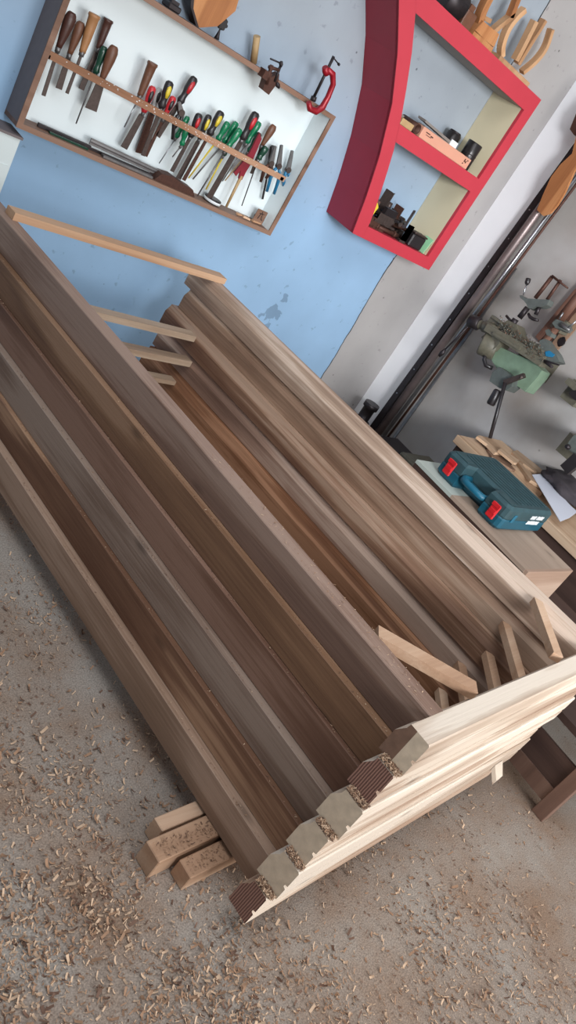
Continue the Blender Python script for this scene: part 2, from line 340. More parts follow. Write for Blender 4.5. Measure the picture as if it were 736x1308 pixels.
    def prism(s, poly, ext, mi=0, side=None, cap2=None):
        """poly: 3-D points of one face; ext: extrusion vector"""
        poly = [V(p) for p in poly]; ext = V(ext); n = len(poly)
        o = len(s.v); s.v += poly+[p+ext for p in poly]
        s.f.append([o+i for i in range(n)]); s.m.append(mi); s.s.append(False)
        s.f.append([o+n+i for i in range(n)][::-1]); s.m.append(mi if cap2 is None else cap2); s.s.append(False)
        for i in range(n):
            j = (i+1) % n; s.f.append([o+i, o+n+i, o+n+j, o+j]); s.m.append(mi if side is None else side); s.s.append(False)
    def ribbon(s, front, back, th, mi=0):
        """curved panel: two rows of points (front/back), thickness vector list"""
        n = len(front); vs = []
        for a, b_ in zip(front, back): vs += [V(a), V(b_), V(b_)+V(th), V(a)+V(th)]
        fs = []
        for i in range(n-1):
            for k in range(4): fs.append((i*4+k, i*4+(k+1) % 4, (i+1)*4+(k+1) % 4, (i+1)*4+k))
        fs.append((0,1,2,3)); e = (n-1)*4; fs.append((e+3,e+2,e+1,e))
        s.add(vs, fs, mi)
    def build(s, name, mats, parent=None, org=None, local=False):
        if not isinstance(mats, (list, tuple)): mats = [mats]
        if parent is not None and not local: org = ORG[parent.name]
        if org is None and not local:
            lo = V([min(p[i] for p in s.v) for i in range(3)]); hi = V([max(p[i] for p in s.v) for i in range(3)])
            org = V(((lo.x+hi.x)/2, (lo.y+hi.y)/2, lo.z))
        if local: org = V((0,0,0))
        me = bpy.data.meshes.new(name)
        me.from_pydata([tuple(p-org) for p in s.v], [], s.f)
        for mt in mats: me.materials.append(M[mt] if isinstance(mt, str) else mt)
        me.polygons.foreach_set('material_index', s.m); me.polygons.foreach_set('use_smooth', s.s)
        me.update()
        import bmesh
        bm = bmesh.new(); bm.from_mesh(me); bmesh.ops.recalc_face_normals(bm, faces=bm.faces); bm.to_mesh(me); bm.free()
        o = bpy.data.objects.new(name, me); COL.objects.link(o)
        if parent is not None: o.parent = parent
        elif not local: o.location = org
        ORG[o.name] = org
        return o
def tag(o, label=None, cat=None, group=None, kind=None):
    for k, v in (('label', label), ('category', cat), ('group', group), ('kind', kind)):
        if v: o[k] = v
    return o
def thing(name, label, cat, loc, group=None, rot=None):
    o = bpy.data.objects.new(name, None); COL.objects.link(o); o.empty_display_size = .05
    o.location = loc
    if rot is not None: o.rotation_euler = rot.to_euler()
    ORG[o.name] = V(loc)
    return tag(o, label, cat, group)

# ------------------------------------------------------------------ room
def structure(name, mb, mat): return tag(mb.build(name, mat, org=V((0,0,0))), kind='structure')
m = MB(); m.box((-2.5,-3.6,-.1),(WX+.1,WY+.1,0)); structure('floor', m, 'floor')
m = MB(); m.box((-2.5,WY,0),(WX+.1,WY+.1,3.1)); structure('wall_back', m, 'wall')
m = MB(); m.box((WX,-3.6,0),(WX+.1,WY,3.1)); structure('wall_right', m, 'wall_grey')
m = MB(); m.box((3.67,2.495,0),(WX,WY,3.1)); structure('trim_1', m, 'wall_white')

# ------------------------------------------------------------------ stacked door frames
O = V((1.19684786, 0.33552211, 0.57933192))
Rs = Matrix(((0.9962945519892242, -0.08527885309010091, 0.011166149391259712), (0.0852655723566449, 0.9963568755319143, 0.001660948817708524), (-0.011267113529413656, -0.0007027061393503842, 0.9999362771480976)))
def S(x, y, z): return O+Rs@V((x, y, z))
H, LEAN, D, WF = .087, .019, .058, 1.098
def bar_profile(flip=1, rebate=True):
    """cross-section (a across, z) for a frame member, a=0 outer face .. a=w inner face; rebate on the upper inner corner"""
    w = .065
    return [(0,-H+.0015),(w,-H+.0015),(w,-.032),(w-.012,-.012),(w-.016,0),(.002,0),(0,-.002)]
names_f = ['topmost', 'second', 'third', 'fourth', 'fifth', 'bottom']
flabel = ['topmost door frame of the stack, pale head beam with battens nailed across its top',
          'door frame second from the top of the stack, head beam with dark saw-ribbed end',
          'door frame third from the top of the stack, pale greenish end grain under a ribbed end',
          'door frame fourth from the top of the stack, greenish end grain dusted with chips',
          'door frame fifth from the top, second from the floor, grey-green beam end',
          'bottom door frame of the stack, dark ribbed beam end, resting on wooden blocks']
legj = [0, -.002, .004, 0, .004, -.003]
rj = [0, .012, -.006, .01, -.008, .004]
FL = [2.1, 2.06, 2.075, 2.05, 2.03, 2.0]
for i in range(6):
    fr = thing('door_frame', flabel[i], 'door frame', S(-LEAN*i, 0, -H*i), 'flat stack of six timber door frames', rot=Rs)
    hy = [0, .005, -.002, .006, 0, .008][i]
    # head beam along X
    w = D+.007
    pr = [(hy,-H+.0015),(w,-H+.0015),(w,-.034),(w-.014,-.012),(w-.016,0),(hy+.003,0),(hy,-.003),(hy,-.044),(hy+.006,-.046),(hy+.006,-.051),(hy,-.053)]
    mb = MB(); x1 = WF+[0,-.004,.006,-.003,.004,0][i]
    n = len(pr); skew = [.0,.012,.018,.006,.02,.01][i]
    mb.v += [V((0,y,z)) for y, z in pr]+[V((x1+skew*(z/H),y,z)) for y, z in pr]
    for a in range(n):
        b_ = (a+1) % n; mb.f.append([a, b_, n+b_, n+a]); mb.m.append(0); mb.s.append(False)
    mb.f.append([n+a for a in range(n)]); mb.m.append(3); mb.s.append(False)
    # end cap split into front and back half
    ym = w*.5
    o = len(mb.v); mb.v += [V((0,ym,-H+.0015)), V((0,ym,0))]
    mb.f.append([1, 2, 3, 4, o+1, o]); mb.m.append(1); mb.s.append(False)
    mb.f.append([0, o, o+1, 5, 6, 7, 8, 9, 10]); mb.m.append(2); mb.s.append(False)
    ends = [('end_brown','end_green'),('ribbed','ribbed'),('end_green','end_green'),('end_green','end_green'),('end_green','end_green'),('ribbed','ribbed')][i]
    mb.build('head_beam', ['beam' if i % 2 == 0 else 'beam2', ends[0], ends[1], 'end_brown'], fr, local=True)
    # legs along Y
    for side in (0, 1):
        mb = MB(); p = bar_profile()
        if side == 0: xs = [(.07+legj[i]+a, z) for a, z in p]
        else: xs = [(WF-.07+rj[i]-a, z) for a, z in p]
        L1 = FL[i] + (0 if side else [-.0,.0,.02,-.01,.01,0][i])
        mb.prism([(x, w-.0155, z) for x, z in xs], (0, L1-w, 0))
        mb.build('leg', ('leg%d' if side == 0 else 'rleg%d') % i, fr, local=True)
    # diagonal corner braces, flat strips nailed inside the corner
    zt = -.001 if i == 0 else -.03
    def strip(a, b_, wd, z0, th, nm, mt):
        a, b_ = V(a), V(b_); d = (b_-a).normalized(); s_ = V((-d.y, d.x, 0))*wd/2
        mb = MB(); mb.obox(V(((a.x+b_.x)/2, (a.y+b_.y)/2, z0-th/2)), (b_-a)/2, s_, (0,0,th/2)); return mb.build(nm, mt, fr, local=True)
    lx = .135+legj[i]; rx = WF-.135+rj[i]
    k = [0,.02,-.01,.03,.01,-.02][i]
    strip((lx+.003,.255+k,0), (.295+k,.068,0), .04, zt, .022, 'brace', 'brace')
    strip((rx-.003,.24+k,0), (rx-.2-k,.068,0), .03, zt, .022, 'brace', 'brace')
    # spreader battens at the far end
    def batten(x0, x1, y0, y1, z, th, wd, mt):
        mb = MB(); d = V((x1-x0, y1-y0, 0)); u = d.normalized(); s_ = V((-u.y, u.x, 0))*wd/2
        mb.obox(((x0+x1)/2, (y0+y1)/2, z+th/2), d/2, s_, (0,0,th/2)); mb.build('batten', mt, fr, local=True)
    if i == 0: batten(.10, 1.035, 1.962, 1.985, .0005, .024, .05, 'batten')
    if i == 2: batten(.137+legj[i], rx-.001, 1.88, 1.862, -.036, .024, .045, 'batten_b')
    if i == 3: batten(.137+legj[i], rx-.001, 1.83, 1.815, -.034, .024, .045, 'batten_b')
    if i == 4: batten(.137+legj[i], rx-.001, 1.83, 1.80, -.03, .018, .04, 'batten_b')
    if i == 5: batten(.137+legj[i], rx-.001, 1.78, 1.765, -.021, .018, .04, 'batten_b')

# packing wedge showing between the lowest beams, right end
wp = S(.955-.019*4.5, -.005, -.415)
mb = MB(); mb.prism([S(.86,-.001,-.405), S(.90,-.001,-.398), S(.895,-.03,-.428), S(.87,-.03,-.44)], Rs@V((0,0,-.018)))
tag(mb.build('packing_wedge', 'beam2'), 'small pale wedge of wood poking out from between the lowest head beams', 'wedge')

# blocks under the stack
def block(x0, x1, y0, y1, z1, name, label, group=None, z0=0):
    c = V((x0, y0, 0)); Rz = Matrix.Rotation(.085, 3, 'Z')
    mb = MB(); mb.box((0,0,z0),(x1-x0,y1-y0,z1), bev=.002)
    mb.v = [c+Rz@p for p in mb.v]
    return tag(mb.build(name, M['brace'] if z0 == 0 else M['batten_b']), label, 'wood block', group)
block(.985,1.42,.503,.553,.0565,'support_block','longest pale support block jutting left on the floor under the stack','blocks under the timber stack')
block(1.043,1.40,.457,.500,.046,'support_block','front support block on the floor, nearest the camera, beside the longest block','blocks under the timber stack')
block(1.03,1.40,.564,.597,.051,'support_block','rear support block on the floor, in shadow behind the longest block','blocks under the timber stack')
block(2.02,2.20,.55,.61,.045,'support_block','support block on the floor under the right end of the lowest beam','blocks under the timber stack')
block(.88,1.12,2.15,2.21,.0555,'support_block','support block under the far left end of the stack, by the blue wall','blocks under the timber stack')
block(1.80,2.02,2.22,2.28,.046,'support_block','support block under the far right end of the stack, by the blue wall','blocks under the timber stack')

# ------------------------------------------------------------------ shavings
def flake(mb, p, size, ang, curl, tilt, mi):
    w = size*random.uniform(.14,.4); n = 3 if size > .008 else 1; ca, sa = math.cos(ang), math.sin(ang)
    base = len(mb.v)
    for k in range(n+1):
        t = k/n-.5; a = t*curl
        lx = math.sin(a)/curl*size if curl > .01 else t*size
        lz = (1-math.cos(a))/curl*size if curl > .01 else 0
        lz += (t+.5)*tilt*size
        for sgn in (-.5, .5):
            ly = sgn*w; mb.v.append(V((p[0]+lx*ca-ly*sa, p[1]+lx*sa+ly*ca, p[2]+lz+.0008+(sgn+.5)*w*random.uniform(0,.5))))
    for k in range(n): mb.f.append([base+2*k, base+2*k+1, base+2*k+3, base+2*k+2]); mb.m.append(mi); mb.s.append(True)
mb = MB(); cnt = 0
def dens(x, y):
    d = .16
    d += 1.7*max(0, min(1, (1.25-x-.5*(y-.3))/.5))*max(0, min(1, (1.05-y)/.5))
    d += .30*math.exp(-((x-1.6)**2+(y-.0)**2)/.12)
    d *= .25+1.5*max(0, noise.noise(V((x*4.5,y*4.5,3)))+.35)
    if x > 2.0: d *= .3
    return min(1, d)
while cnt < 42000:
    x = random.uniform(.35,2.35); y = random.uniform(-.5,1.95)
    if x > 2.0 and y > .5: continue
    if random.random() > dens(x, y): continue
    s_ = random.choice((.004,.005,.006,.007,.009,.011,.014)) * random.uniform(.7,1.2)
    r = random.random()
    flake(mb, (x, y, 0), s_, random.uniform(0,6.28), random.uniform(.2,2.8), random.uniform(0,.7), 0 if r < .36 else (1 if r < .82 else 2)); cnt += 1
tag(mb.build('wood_shavings', ['flake_l','flake_m','flake_d'], org=V((1.2,.4,0))), 'pale curled wood shavings scattered over the dusty concrete floor', 'wood shavings', kind='stuff')
mb = MB()
for i in range(1, 6):
    for k in range(420):
        x = random.uniform(.0005, LEAN-.0005); y = random.uniform(.002,.05)
        hgt = random.uniform(0,.004)
        p = S(-LEAN*i+x, y, -H*i+hgt)
        flake(mb, p, random.uniform(.003,.008), random.uniform(0,6.28), random.uniform(.2,2), random.uniform(0,.6), random.choice((0,0,1,1,2)))
    for k in range(160):
        x = random.uniform(.0,.010); y = random.uniform(.06,1.9)
        p = S(.071-LEAN*i+x+legj[i], y, -H*i)
        flake(mb, p, random.uniform(.002,.005), random.uniform(0,6.28), .5, random.uniform(0,.4), random.choice((0,1,2)))
for k in range(260):
    y = random.triangular(.06,1.0,.1); p = S(random.uniform(.075,.12), y, .0005)
    flake(mb, p, random.uniform(.002,.006), random.uniform(0,6.28), .8, random.uniform(0,.4), random.choice((0,1,1)))
for k in range(300):
    a = random.random(); p = V((random.uniform(.99,1.16), 0, 0)); yy = random.choice((.503,.457))
    p = V((p.x+.06*(yy < .5), yy+.004+random.uniform(0,.036)+(p.x-.98)*.085, .0572 if yy > .5 else .0468))
    flake(mb, p, random.uniform(.003,.007), random.uniform(0,6.28), .8, random.uniform(0,.3), random.choice((1,1,2)))
tag(mb.build('sawdust_chips', ['flake_l','flake_m','flake_d'], org=S(0,0,-.3)), 'small wood chips caught on the ledges of the stacked beam ends', 'wood chips', kind='stuff')

# ------------------------------------------------------------------ tool rack
RX0, RX1, RZ0, RZ1, RD = 1.186, 2.3315, .763, 1.281, .108
rk = thing('tool_rack', 'shallow white wall rack with brown wooden edging holding rows of hand tools', 'tool rack', (1.76, WY, RZ0))
mb = MB(); mb.box((RX0+.012,WY-.012,RZ0+.012),(RX1-.012,WY-.001,RZ1-.012)); mb.build('back_board','board',rk)
YF = WY-RD
def side(lo, hi, inner):
    mb = MB(); mb.box(lo, hi); 
    return mb
mb = MB(); mb.box((RX0,YF,RZ0),(RX1,WY-.001,RZ0+.014)); mb.build('bottom_panel','rack_wood',rk)
mb = MB(); mb.box((RX0,YF,RZ1-.014),(RX1,WY-.001,RZ1)); mb.build('top_panel','rack_wood',rk)
mb = MB(); mb.box((RX0,YF,RZ0+.014),(RX0+.016,WY-.001,RZ1-.014)); mb.build('side_panel','cab_top',rk)
mb = MB(); mb.box((RX1-.016,YF+.003,RZ0+.014),(RX1-.002,WY-.001,RZ1-.014),0); mb.build('side_panel','board',rk)
mb = MB()
mb.box((RX0-.001,YF-.004,RZ0-.001),(RX1+.001,YF+.001,RZ0+.016)); mb.box((RX0-.001,YF-.004,RZ1-.016),(RX1+.001,YF+.001,RZ1+.001))
mb.box((RX0-.001,YF-.004,RZ0+.016),(RX0+.018,YF+.001,RZ1-.016)); mb.box((RX1-.018,YF-.004,RZ0+.016),(RX1+.001,YF+.001,RZ1-.016))
mb.box((RX1-.002,YF,RZ0),(RX1+.001,WY-.001,RZ1))
mb.build('edging','rack_wood',rk)
mb = MB(); mb.prism([(RX0+.017,WY-.097,.985),(2.27,WY-.097,.975),(2.27,WY-.097,.996),(RX0+.017,WY-.097,1.008)], (0,.012,0)); mb.box((RX0+.017,WY-.097,.984),(RX0+.03,WY-.012,.996)); mb.box((2.245,WY-.097,.976),(2.262,WY-.012,.990))
mb.build('tool_rail','ledge_wood',rk)
mb = MB()
for k in range(70):
    x = random.triangular(RX0+.03, 2.26, 1.65); z0 = 1.008-(x-RX0)*.0115
    flx = random.uniform(.0015,.005); zz = z0-random.uniform(.001,.018)
    mb.prism([(x,WY-.0975,zz),(x+flx,WY-.0975,zz+flx*.3),(x+flx*.7,WY-.0975,zz+flx*.8),(x-flx*.2,WY-.0975,zz+flx*.6)],(0,.0006,0))
o = mb.build('paint_flecks','letter',rk); o['kind'] = 'stuff'

LAY = [WY-.068, WY-.05, WY-.032]
TG = 'hand tools hanging along the rail of the wall rack'
def tool(label, cat, name, pts, style, hcol, bcol, hw, bw, layer, ins=None, bw1=None):
    y = LAY[layer]
    h0, h1, t1 = [ony(px, py, y) for px, py in pts]; hw *= 1.12
    th = thing(name, label, cat, t1, TG)
    L = (h1-h0).length
    mb = MB()
    if style == 'turned':
        mb.lathe(h0, h1, [(0,hw*.55),(.05,hw*.8),(.16,hw),(.35,hw*.98),(.6,hw*.8),(.85,hw*.58),(1,hw*.5)], 12, .8)
        hd_ = mb.build('handle', hcol, th)
    elif style == 'capped':
        mb.lathe(h0, h1, [(0,hw*1.0),(.06,hw*1.1),(.1,hw*.95),(.3,hw*.9),(.7,hw*.75),(.92,hw*.6),(1,hw*.6)], 12, .8)
        hd_ = mb.build('handle', hcol, th)
    else:   # plastic
        mb.lathe(h0, h1, [(0,hw*.5),(.06,hw*.9),(.2,hw),(.45,hw*.95),(.62,hw*.72),(.74,hw*.7),(.88,hw*.95),(1,hw*.6)], 10, .75)
        hd_ = mb.build('handle', hcol, th)
    if ins:
        d = h1-h0; mi = MB(); o = V((0,-hw*.62,0))
        mi.lathe(h0+d*.14+o, h0+d*.58+o, [(0,hw*.2),(.15,hw*.5),(.6,hw*.55),(1,hw*.3)], 8, .5); mi.build('grip_inlay', ins, hd_)
    mf = MB(); d = (t1-h1); u = d.normalized()
    mf.cyl(h1-u*.004, h1+u*.012, hw*.5, hw*.45, 10); mf.build('ferrule', 'steel_grey', th)
    mb = MB()
    if bw > .007: mb.blade(h1+u*.010, t1, bw*.8, bw if bw1 is None else bw1, .0035)
    else: mb.cyl(h1+u*.010, t1, bw/2, bw/2*(.8 if bw1 is None else bw1/bw), 8)
    mb.build('blade' if bw > .007 else 'shaft', bcol, th)
    return th
T = tool
T('wood chisel with dark red-brown handle, leftmost tool on the rack rail','chisel','wood_chisel',[A(285,48),A(228,190),A(170,375)],'turned','chisel_dark','steel_dark',.0165,.013,0)
T('broad chisel with brown turned handle, second tool from the left','chisel','wood_chisel',[A(320,86),A(272,215),A(230,348)],'turned','chisel_brown','steel_dark',.015,.021,1)
T('narrow chisel with pale tan wooden handle and hooped top','chisel','wood_chisel',[A(372,55),A(322,205),A(262,366)],'capped','chisel_tan','steel_dark',.0165,.011,0)
T('chisel with capped dark handle behind the green screwdriver, left group','chisel','wood_chisel',[A(426,75),A(385,190),A(318,350)],'capped','chisel_dark','steel_dark',.0145,.019,2)
T('dark green translucent screwdriver with long thin shaft, left group','screwdriver','screwdriver',[A(412,182),A(372,290),A(298,484)],'plastic','green_dk','steel_grey',.012,.006,1)
T('chisel with the widest short blade, brown handle, rightmost of the left group','chisel','wood_chisel',[A(450,180),A(396,320),A(356,430)],'turned','chisel_brown','steel_dark',.0165,.036,0,None,.042)
T('gouge with capped brown handle and thin pale shaft, first of the middle group','gouge','wood_gouge',[A(600,245),A(548,375),A(487,498)],'capped','chisel_brown','steel',.016,.006,0)
T('flat file with red and black grip beside the brown gouge','file','flat_file',[A(601,338),A(562,440),A(485,580)],'plastic','red_pl','steel_dark',.013,.027,1,'black_pl')
T('wide rusty file with grey and white grip','file','flat_file',[A(628,345),A(598,435),A(545,600)],'plastic','white_pl','rust',.012,.030,2,'black_pl')
T('file with black grip and yellow inlay, middle group of the rail','file','flat_file',[A(668,318),A(630,425),A(560,610)],'plastic','black_pl','steel_dark',.015,.016,0,'yellow_pl')
T('file with red grip hanging to the right of the yellow-inlaid grip','file','flat_file',[A(682,378),A(640,465),A(570,612)],'plastic','red_pl','rust',.012,.014,1,'black_pl')
T('file with tall black grip and red inlay, raised highest in the middle','file','flat_file',[B(152,302),B(88,405),B(4,535)],'plastic','black_pl','steel_dark',.015,.020,1,'red_pl')
T('screwdriver with bright green handle partly behind the rail','screwdriver','screwdriver',[B(125,456),B(76,540),B(10,640)],'plastic','green_pl','steel',.010,.005,2)
T('short green handled hook scraper below the rail','scraper','hook_scraper',[B(118,500),B(98,570),B(62,615)],'plastic','green_pl','steel_grey',.011,.005,0)
T('narrow flat file with black grip and red inlay, left of the yellow-inlaid pair','file','flat_file',[B(170,445),B(132,538),B(60,672)],'plastic','black_pl','steel_dark',.014,.017,0,'red_pl')
T('dark file with dull black grip between the red and yellow inlaid grips','file','flat_file',[B(208,450),B(168,545),B(85,700)],'plastic','black_pl','steel_dark',.013,.022,1,'yellow_pl')
T('file with black grip and long yellow inlay, centre of the right group','file','flat_file',[B(256,436),B(205,530),B(106,706)],'plastic','black_pl','rust',.0155,.015,0,'yellow_pl')
T('green screwdriver with a yellow shaft sleeve','screwdriver','screwdriver',[B(282,478),B(238,550),B(125,698)],'plastic','green_pl','yellow_pl',.0125,.007,1)
T('green screwdriver with plain steel shaft, next to the yellow sleeved one','screwdriver','screwdriver',[B(315,478),B(262,562),B(142,702)],'plastic','green_pl','steel_grey',.0125,.007,2)
T('longest green screwdriver, shaft reaching down to the rack floor','screwdriver','screwdriver',[B(330,505),B(268,592),B(160,768)],'plastic','green_pl','steel_grey',.0135,.007,0)
T('scratch awl with yellow shank and dark tip','awl','scratch_awl',[B(300,545),B(262,610),B(194,742)],'plastic','green_dk','yellow_pl',.010,.007,1)
T('big rasp with black and red grip and the longest wide blade','rasp','wood_rasp',[B(393,440),B(335,548),B(205,775)],'plastic','black_pl','steel_dark',.017,.026,0,'red_pl')
T('green screwdriver right of the big rasp with thin steel shaft','screwdriver','screwdriver',[B(405,478),B(352,562),B(258,710)],'plastic','green_pl','steel_grey',.0125,.006,2)
T('dark green screwdriver in front of a brown handle','screwdriver','screwdriver',[B(405,520),B(360,596),B(268,708)],'plastic','green_dk','pencil',.012,.006,1)
T('chisel with plain brown wooden handle near the right end of the rail','chisel','wood_chisel',[B(462,490),B(412,572),B(372,680)],'turned','chisel_brown','steel_dark',.0145,.014,1)
T('dark green stubby screwdriver with a long thin dark shaft','screwdriver','screwdriver',[B(432,575),B(398,625),B(334,806)],'plastic','green_dk','iron',.013,.005,0)
T('black handled punch with short thick shaft, near the right end','punch','centre_punch',[B(455,570),B(440,660),B(415,780)],'plastic','black_pl','iron',.011,.009,2)
# fork-ended maroon tool
y = LAY[0]-.004; P = lambda x, yy: ony(*B(x,yy), LAY[0])
th = thing('glass_cutter', 'maroon notched cutter with tan wooden shank reaching the rack floor', 'cutter', P(275,812), TG)
mb = MB(); mb.prism([P(405,520),P(412,545),P(372,640),P(352,672),P(335,705),P(322,700),P(330,668),P(312,690),P(304,678),P(335,640),P(365,600)], (0,.008,0)); mb.build('head','maroon',th)
mb = MB(); mb.cyl(P(335,690)+V((0,.004,0)), P(275,812)+V((0,.004,0)), .007,.005,8); mb.build('shank','pencil',th)
# pliers hanging with handles down
def pliers(label, jaw0, piv, h0, h1, hc, layer):
    y = LAY[layer]; a, c, e, g = [ony(*B(*q), y) for q in (jaw0, piv, h0, h1)]
    th = thing('pliers', label, 'pliers', (e+g)/2, TG)
    mb = MB(); mb.blade(a, c, .010, .022, .009); mb.build('jaws','steel_grey',th)
    mb = MB(); mb.cyl(c-V((0,.008,0)), c+V((0,.008,0)), .012, .012, 12); mb.build('pivot','steel_dark',th)
    for q, s_ in ((e,-1),(g,1)):
        mid = (c+q)/2+V((.012*s_,0,0)); mb = MB(); mb.tube([c, c*.6+mid*.4+V((.005*s_,0,0)), mid, q], [.005,.007,.0075,.006], 8); mb.build('handle', hc, th)
pliers('small pliers with blue sleeved handles, second tool from the right end',(490,568),(478,650),(432,750),(460,760),'blue_pl',0)
pliers('long nosed pliers with blue handle, rightmost tool on the rail',(532,590),(515,665),(498,745),(502,775),'blue_pl',1)
pliers('dark old pliers with bare rusty handles left of the blue ones',(465,572),(448,640),(408,712),(428,700),'rust',0)
pliers('black pliers hooked over the rail left of the bright green screwdriver',(88,400),(96,440),(62,545),(70,500),'black_pl',0)

# things lying in the bottom of the rack
def barr(name, label, cat, p0, p1, w, hgt, mat, y, z0=RZ0+.0145):
    a, b_ = ony(*p0, y), ony(*p1, y); a.z = max(a.z, 0); 
    mb = MB(); a.z = b_.z = z0+hgt/2; mb.blade(a, b_, hgt, hgt, w, mi=0); return tag(mb.build(name, mat), label, cat)
th = thing('steel_straightedge','bright steel straightedge leaning in the bottom of the rack','straightedge',ony(*A(355,560),WY-.04))
a, b_ = ony(*A(352,556),WY-.05), ony(*A(632,660),WY-.05); a.z = RZ0+.04; b_.z = RZ0+.036
mb = MB(); mb.blade(a, b_, .022, .020, .006); ru_ = mb.build('rule','steel_grey',th)
mb = MB(); mb.blade(a+V((0,-.0036,.004)), b_+V((0,-.0036,.004)), .004, .004, .0008); mb.build('bright_edge','steel',ru_)
mb = MB(); mb.blade(a+V((0,-.0036,-.002)), b_+V((0,-.0036,-.002)), .0025, .0025, .0008); mb.build('scale_line','iron',ru_)
mb = MB(); mb.blade(a+V((.0,-.0045,-.022)), b_+V((0,-.0045,-.016)), .008, .008, .004); mb.build('lower_edge','iron',th)
barr('steel_file','dark thin steel bar lying at the left end of the rack floor','steel bar',A(150,485),A(350,585),.012,.012,'iron',WY-.05)
barr('green_scale','slim green-tinted rule beside the dark bar on the rack floor','rule',A(200,500),A(345,580),.012,.006,'green_dk',WY-.075)
barr('flat_bar','flat grey steel bar lying below the straightedge on the rack floor','steel bar',A(400,610),A(600,680),.02,.008,'steel_grey',WY-.08)
mb = MB(); a = ony(*A(600,690),WY-.07); b_ = ony(*B(150,750),WY-.07)
z = RZ0+.0145
mb.prism([(a.x,WY-.085,z),(b_.x,WY-.085,z),(b_.x-.02,WY-.085,z+.022),(b_.x-.09,WY-.085,z+.030),(a.x+.07,WY-.085,z+.036),(a.x+.02,WY-.085,z+.030)], (0,.05,0))
tag(mb.build('plane_body','rust'),'worn brown metal plane body lying on its side on the rack floor','plane iron')
c = ony(*B(215,790),WY-.05); c.z = RZ0+.0145
th = thing('tape_tin','flat round silver tape tin lying on the rack floor under the big rasp','tape',c)
mb = MB(); mb.lathe(c, c+V((0,0,.020)), [(0,.034),(.1,.036),(.9,.036),(1,.034)], 24); mb.build('case','iron',th)
mb = MB(); mb.lathe(c+V((0,0,.004)), c+V((0,0,.014)), [(0,.037),(1,.037)], 24); mb.build('band','letter',th)
for k, (q, l_, r_) in enumerate(((B(390,875),.05,.3),(B(350,855),.035,-.2),(B(330,835),.03,.5))):
    c = ony(*q,WY-.07); c.z = RZ0+.019
    mb = MB(); mb.blade(c-V((l_/2,0,0)), c+V((l_/2,.02*r_,0)), .008,.006,.012,V((0,1,0)))
    tag(mb.build('wood_offcut','batten'),['orange sliver of wood on the rack floor beside the marked tag','short pale sliver of wood left of the orange one in the rack','smallest wood sliver on the rack floor right of the round tin'][k],'wood scrap')
c0, c1, c2, c3 = [ony(*B(*q),YF+.035) for q in ((402,842),(448,862),(440,918),(395,893))]
th = thing('marked_tag','small brown card tag with a dark hand drawn mark, right corner of the rack','tag',(c2.x,YF+.035,RZ0+.0145))
mn = min(c2.z,c3.z); zs = RZ0+.0148
mb = MB(); mb.box((RX1-.078,YF+.050,zs),(RX1-.022,YF+.0525,zs+.055)); cd_ = mb.build('card','rack_wood',th)
mb = MB(); cx = RX1-.050; cz = zs+.030; yy = YF+.0493
for (p, q) in (((-.012,.010),(.014,.012)),((-.003,.012),(-.010,-.014)),((.004,.012),(.010,-.014)),((0,.02),(.001,.012)),((.014,-.010),(.016,-.016))):
    mb.blade(V((cx+p[0],yy,cz+p[1])), V((cx+q[0],yy,cz+q[1])), .003,.0025,.001)
mb.build('drawn_mark','black_pl',cd_)
mb = MB(); c = ony(*B(390,843),WY-.013); mb.cyl(c, c+V((0,-.006,0)), .009,.009,14); mb.cyl(c+V((0,-.0062,0)), c+V((0,-.008,0)), .005,.004,12)
tag(mb.build('screw_cap','steel_grey'),'small round grey screw cap on the white board near the marked tag','screw cap')
# clamps on the rack top edge
P = lambda x, yy, y=YF-.03: ony(*B(x,yy), y)
th = thing('g_clamp','red G-clamp gripping the top right corner of the rack','clamp',P(620,440))
mb = MB(); pts = [P(668,270),P(690,290),P(692,330),P(672,380),P(650,420),P(625,436),P(600,425),P(596,400)]
mb.tube(pts, [.011,.012,.011,.011,.013,.013,.012,.010], 10); mb.lathe(P(660,262),P(666,292),[(0,.011),(.5,.014),(1,.012)],10); mb.build('frame','clamp_red',th)
mb = MB(); mb.cyl(P(695,220),P(618,378),.0055,.0055,10); mb.cyl(P(618,378),P(612,395),.011,.011,10); sc_ = mb.build('screw','iron',th)
mb = MB(); mb.cyl(P(692,224),P(714,252),.0025,.0025,8); mb.cyl(P(712,250),P(716,254),.005,.005,8); mb.build('tommy_bar','iron',sc_)
th = thing('table_vise','small rusty bench vise clipped onto the rack top edge','vise',P(435,370))
mb = MB(); mb.prism([P(430,310),P(482,290),P(478,320),P(440,372),P(416,352)],(0,.03,0)); mb.build('body','rust',th)
mb = MB(); mb.box(P(425,300)-V((.012,.005,.008)), P(425,300)+V((.02,.03,.02))); mb.cyl(P(440,262),P(480,275),.006,.006,8); mb.cyl(P(452,255),P(430,330),.007,.007,8); mb.build('jaws','rust',th)
mb = MB(); mb.cyl(P(446,230),P(492,250),.003,.003,8); mb.lathe(P(490,240),P(486,262),[(0,.005),(.5,.008),(1,.005)],8); mb.cyl(P(484,262),P(462,320),.005,.005,8); mb.lathe(P(470,322),P(480,345),[(0,.004),(.5,.009),(1,.004)],8); mb.build('screw_handle','iron',th)
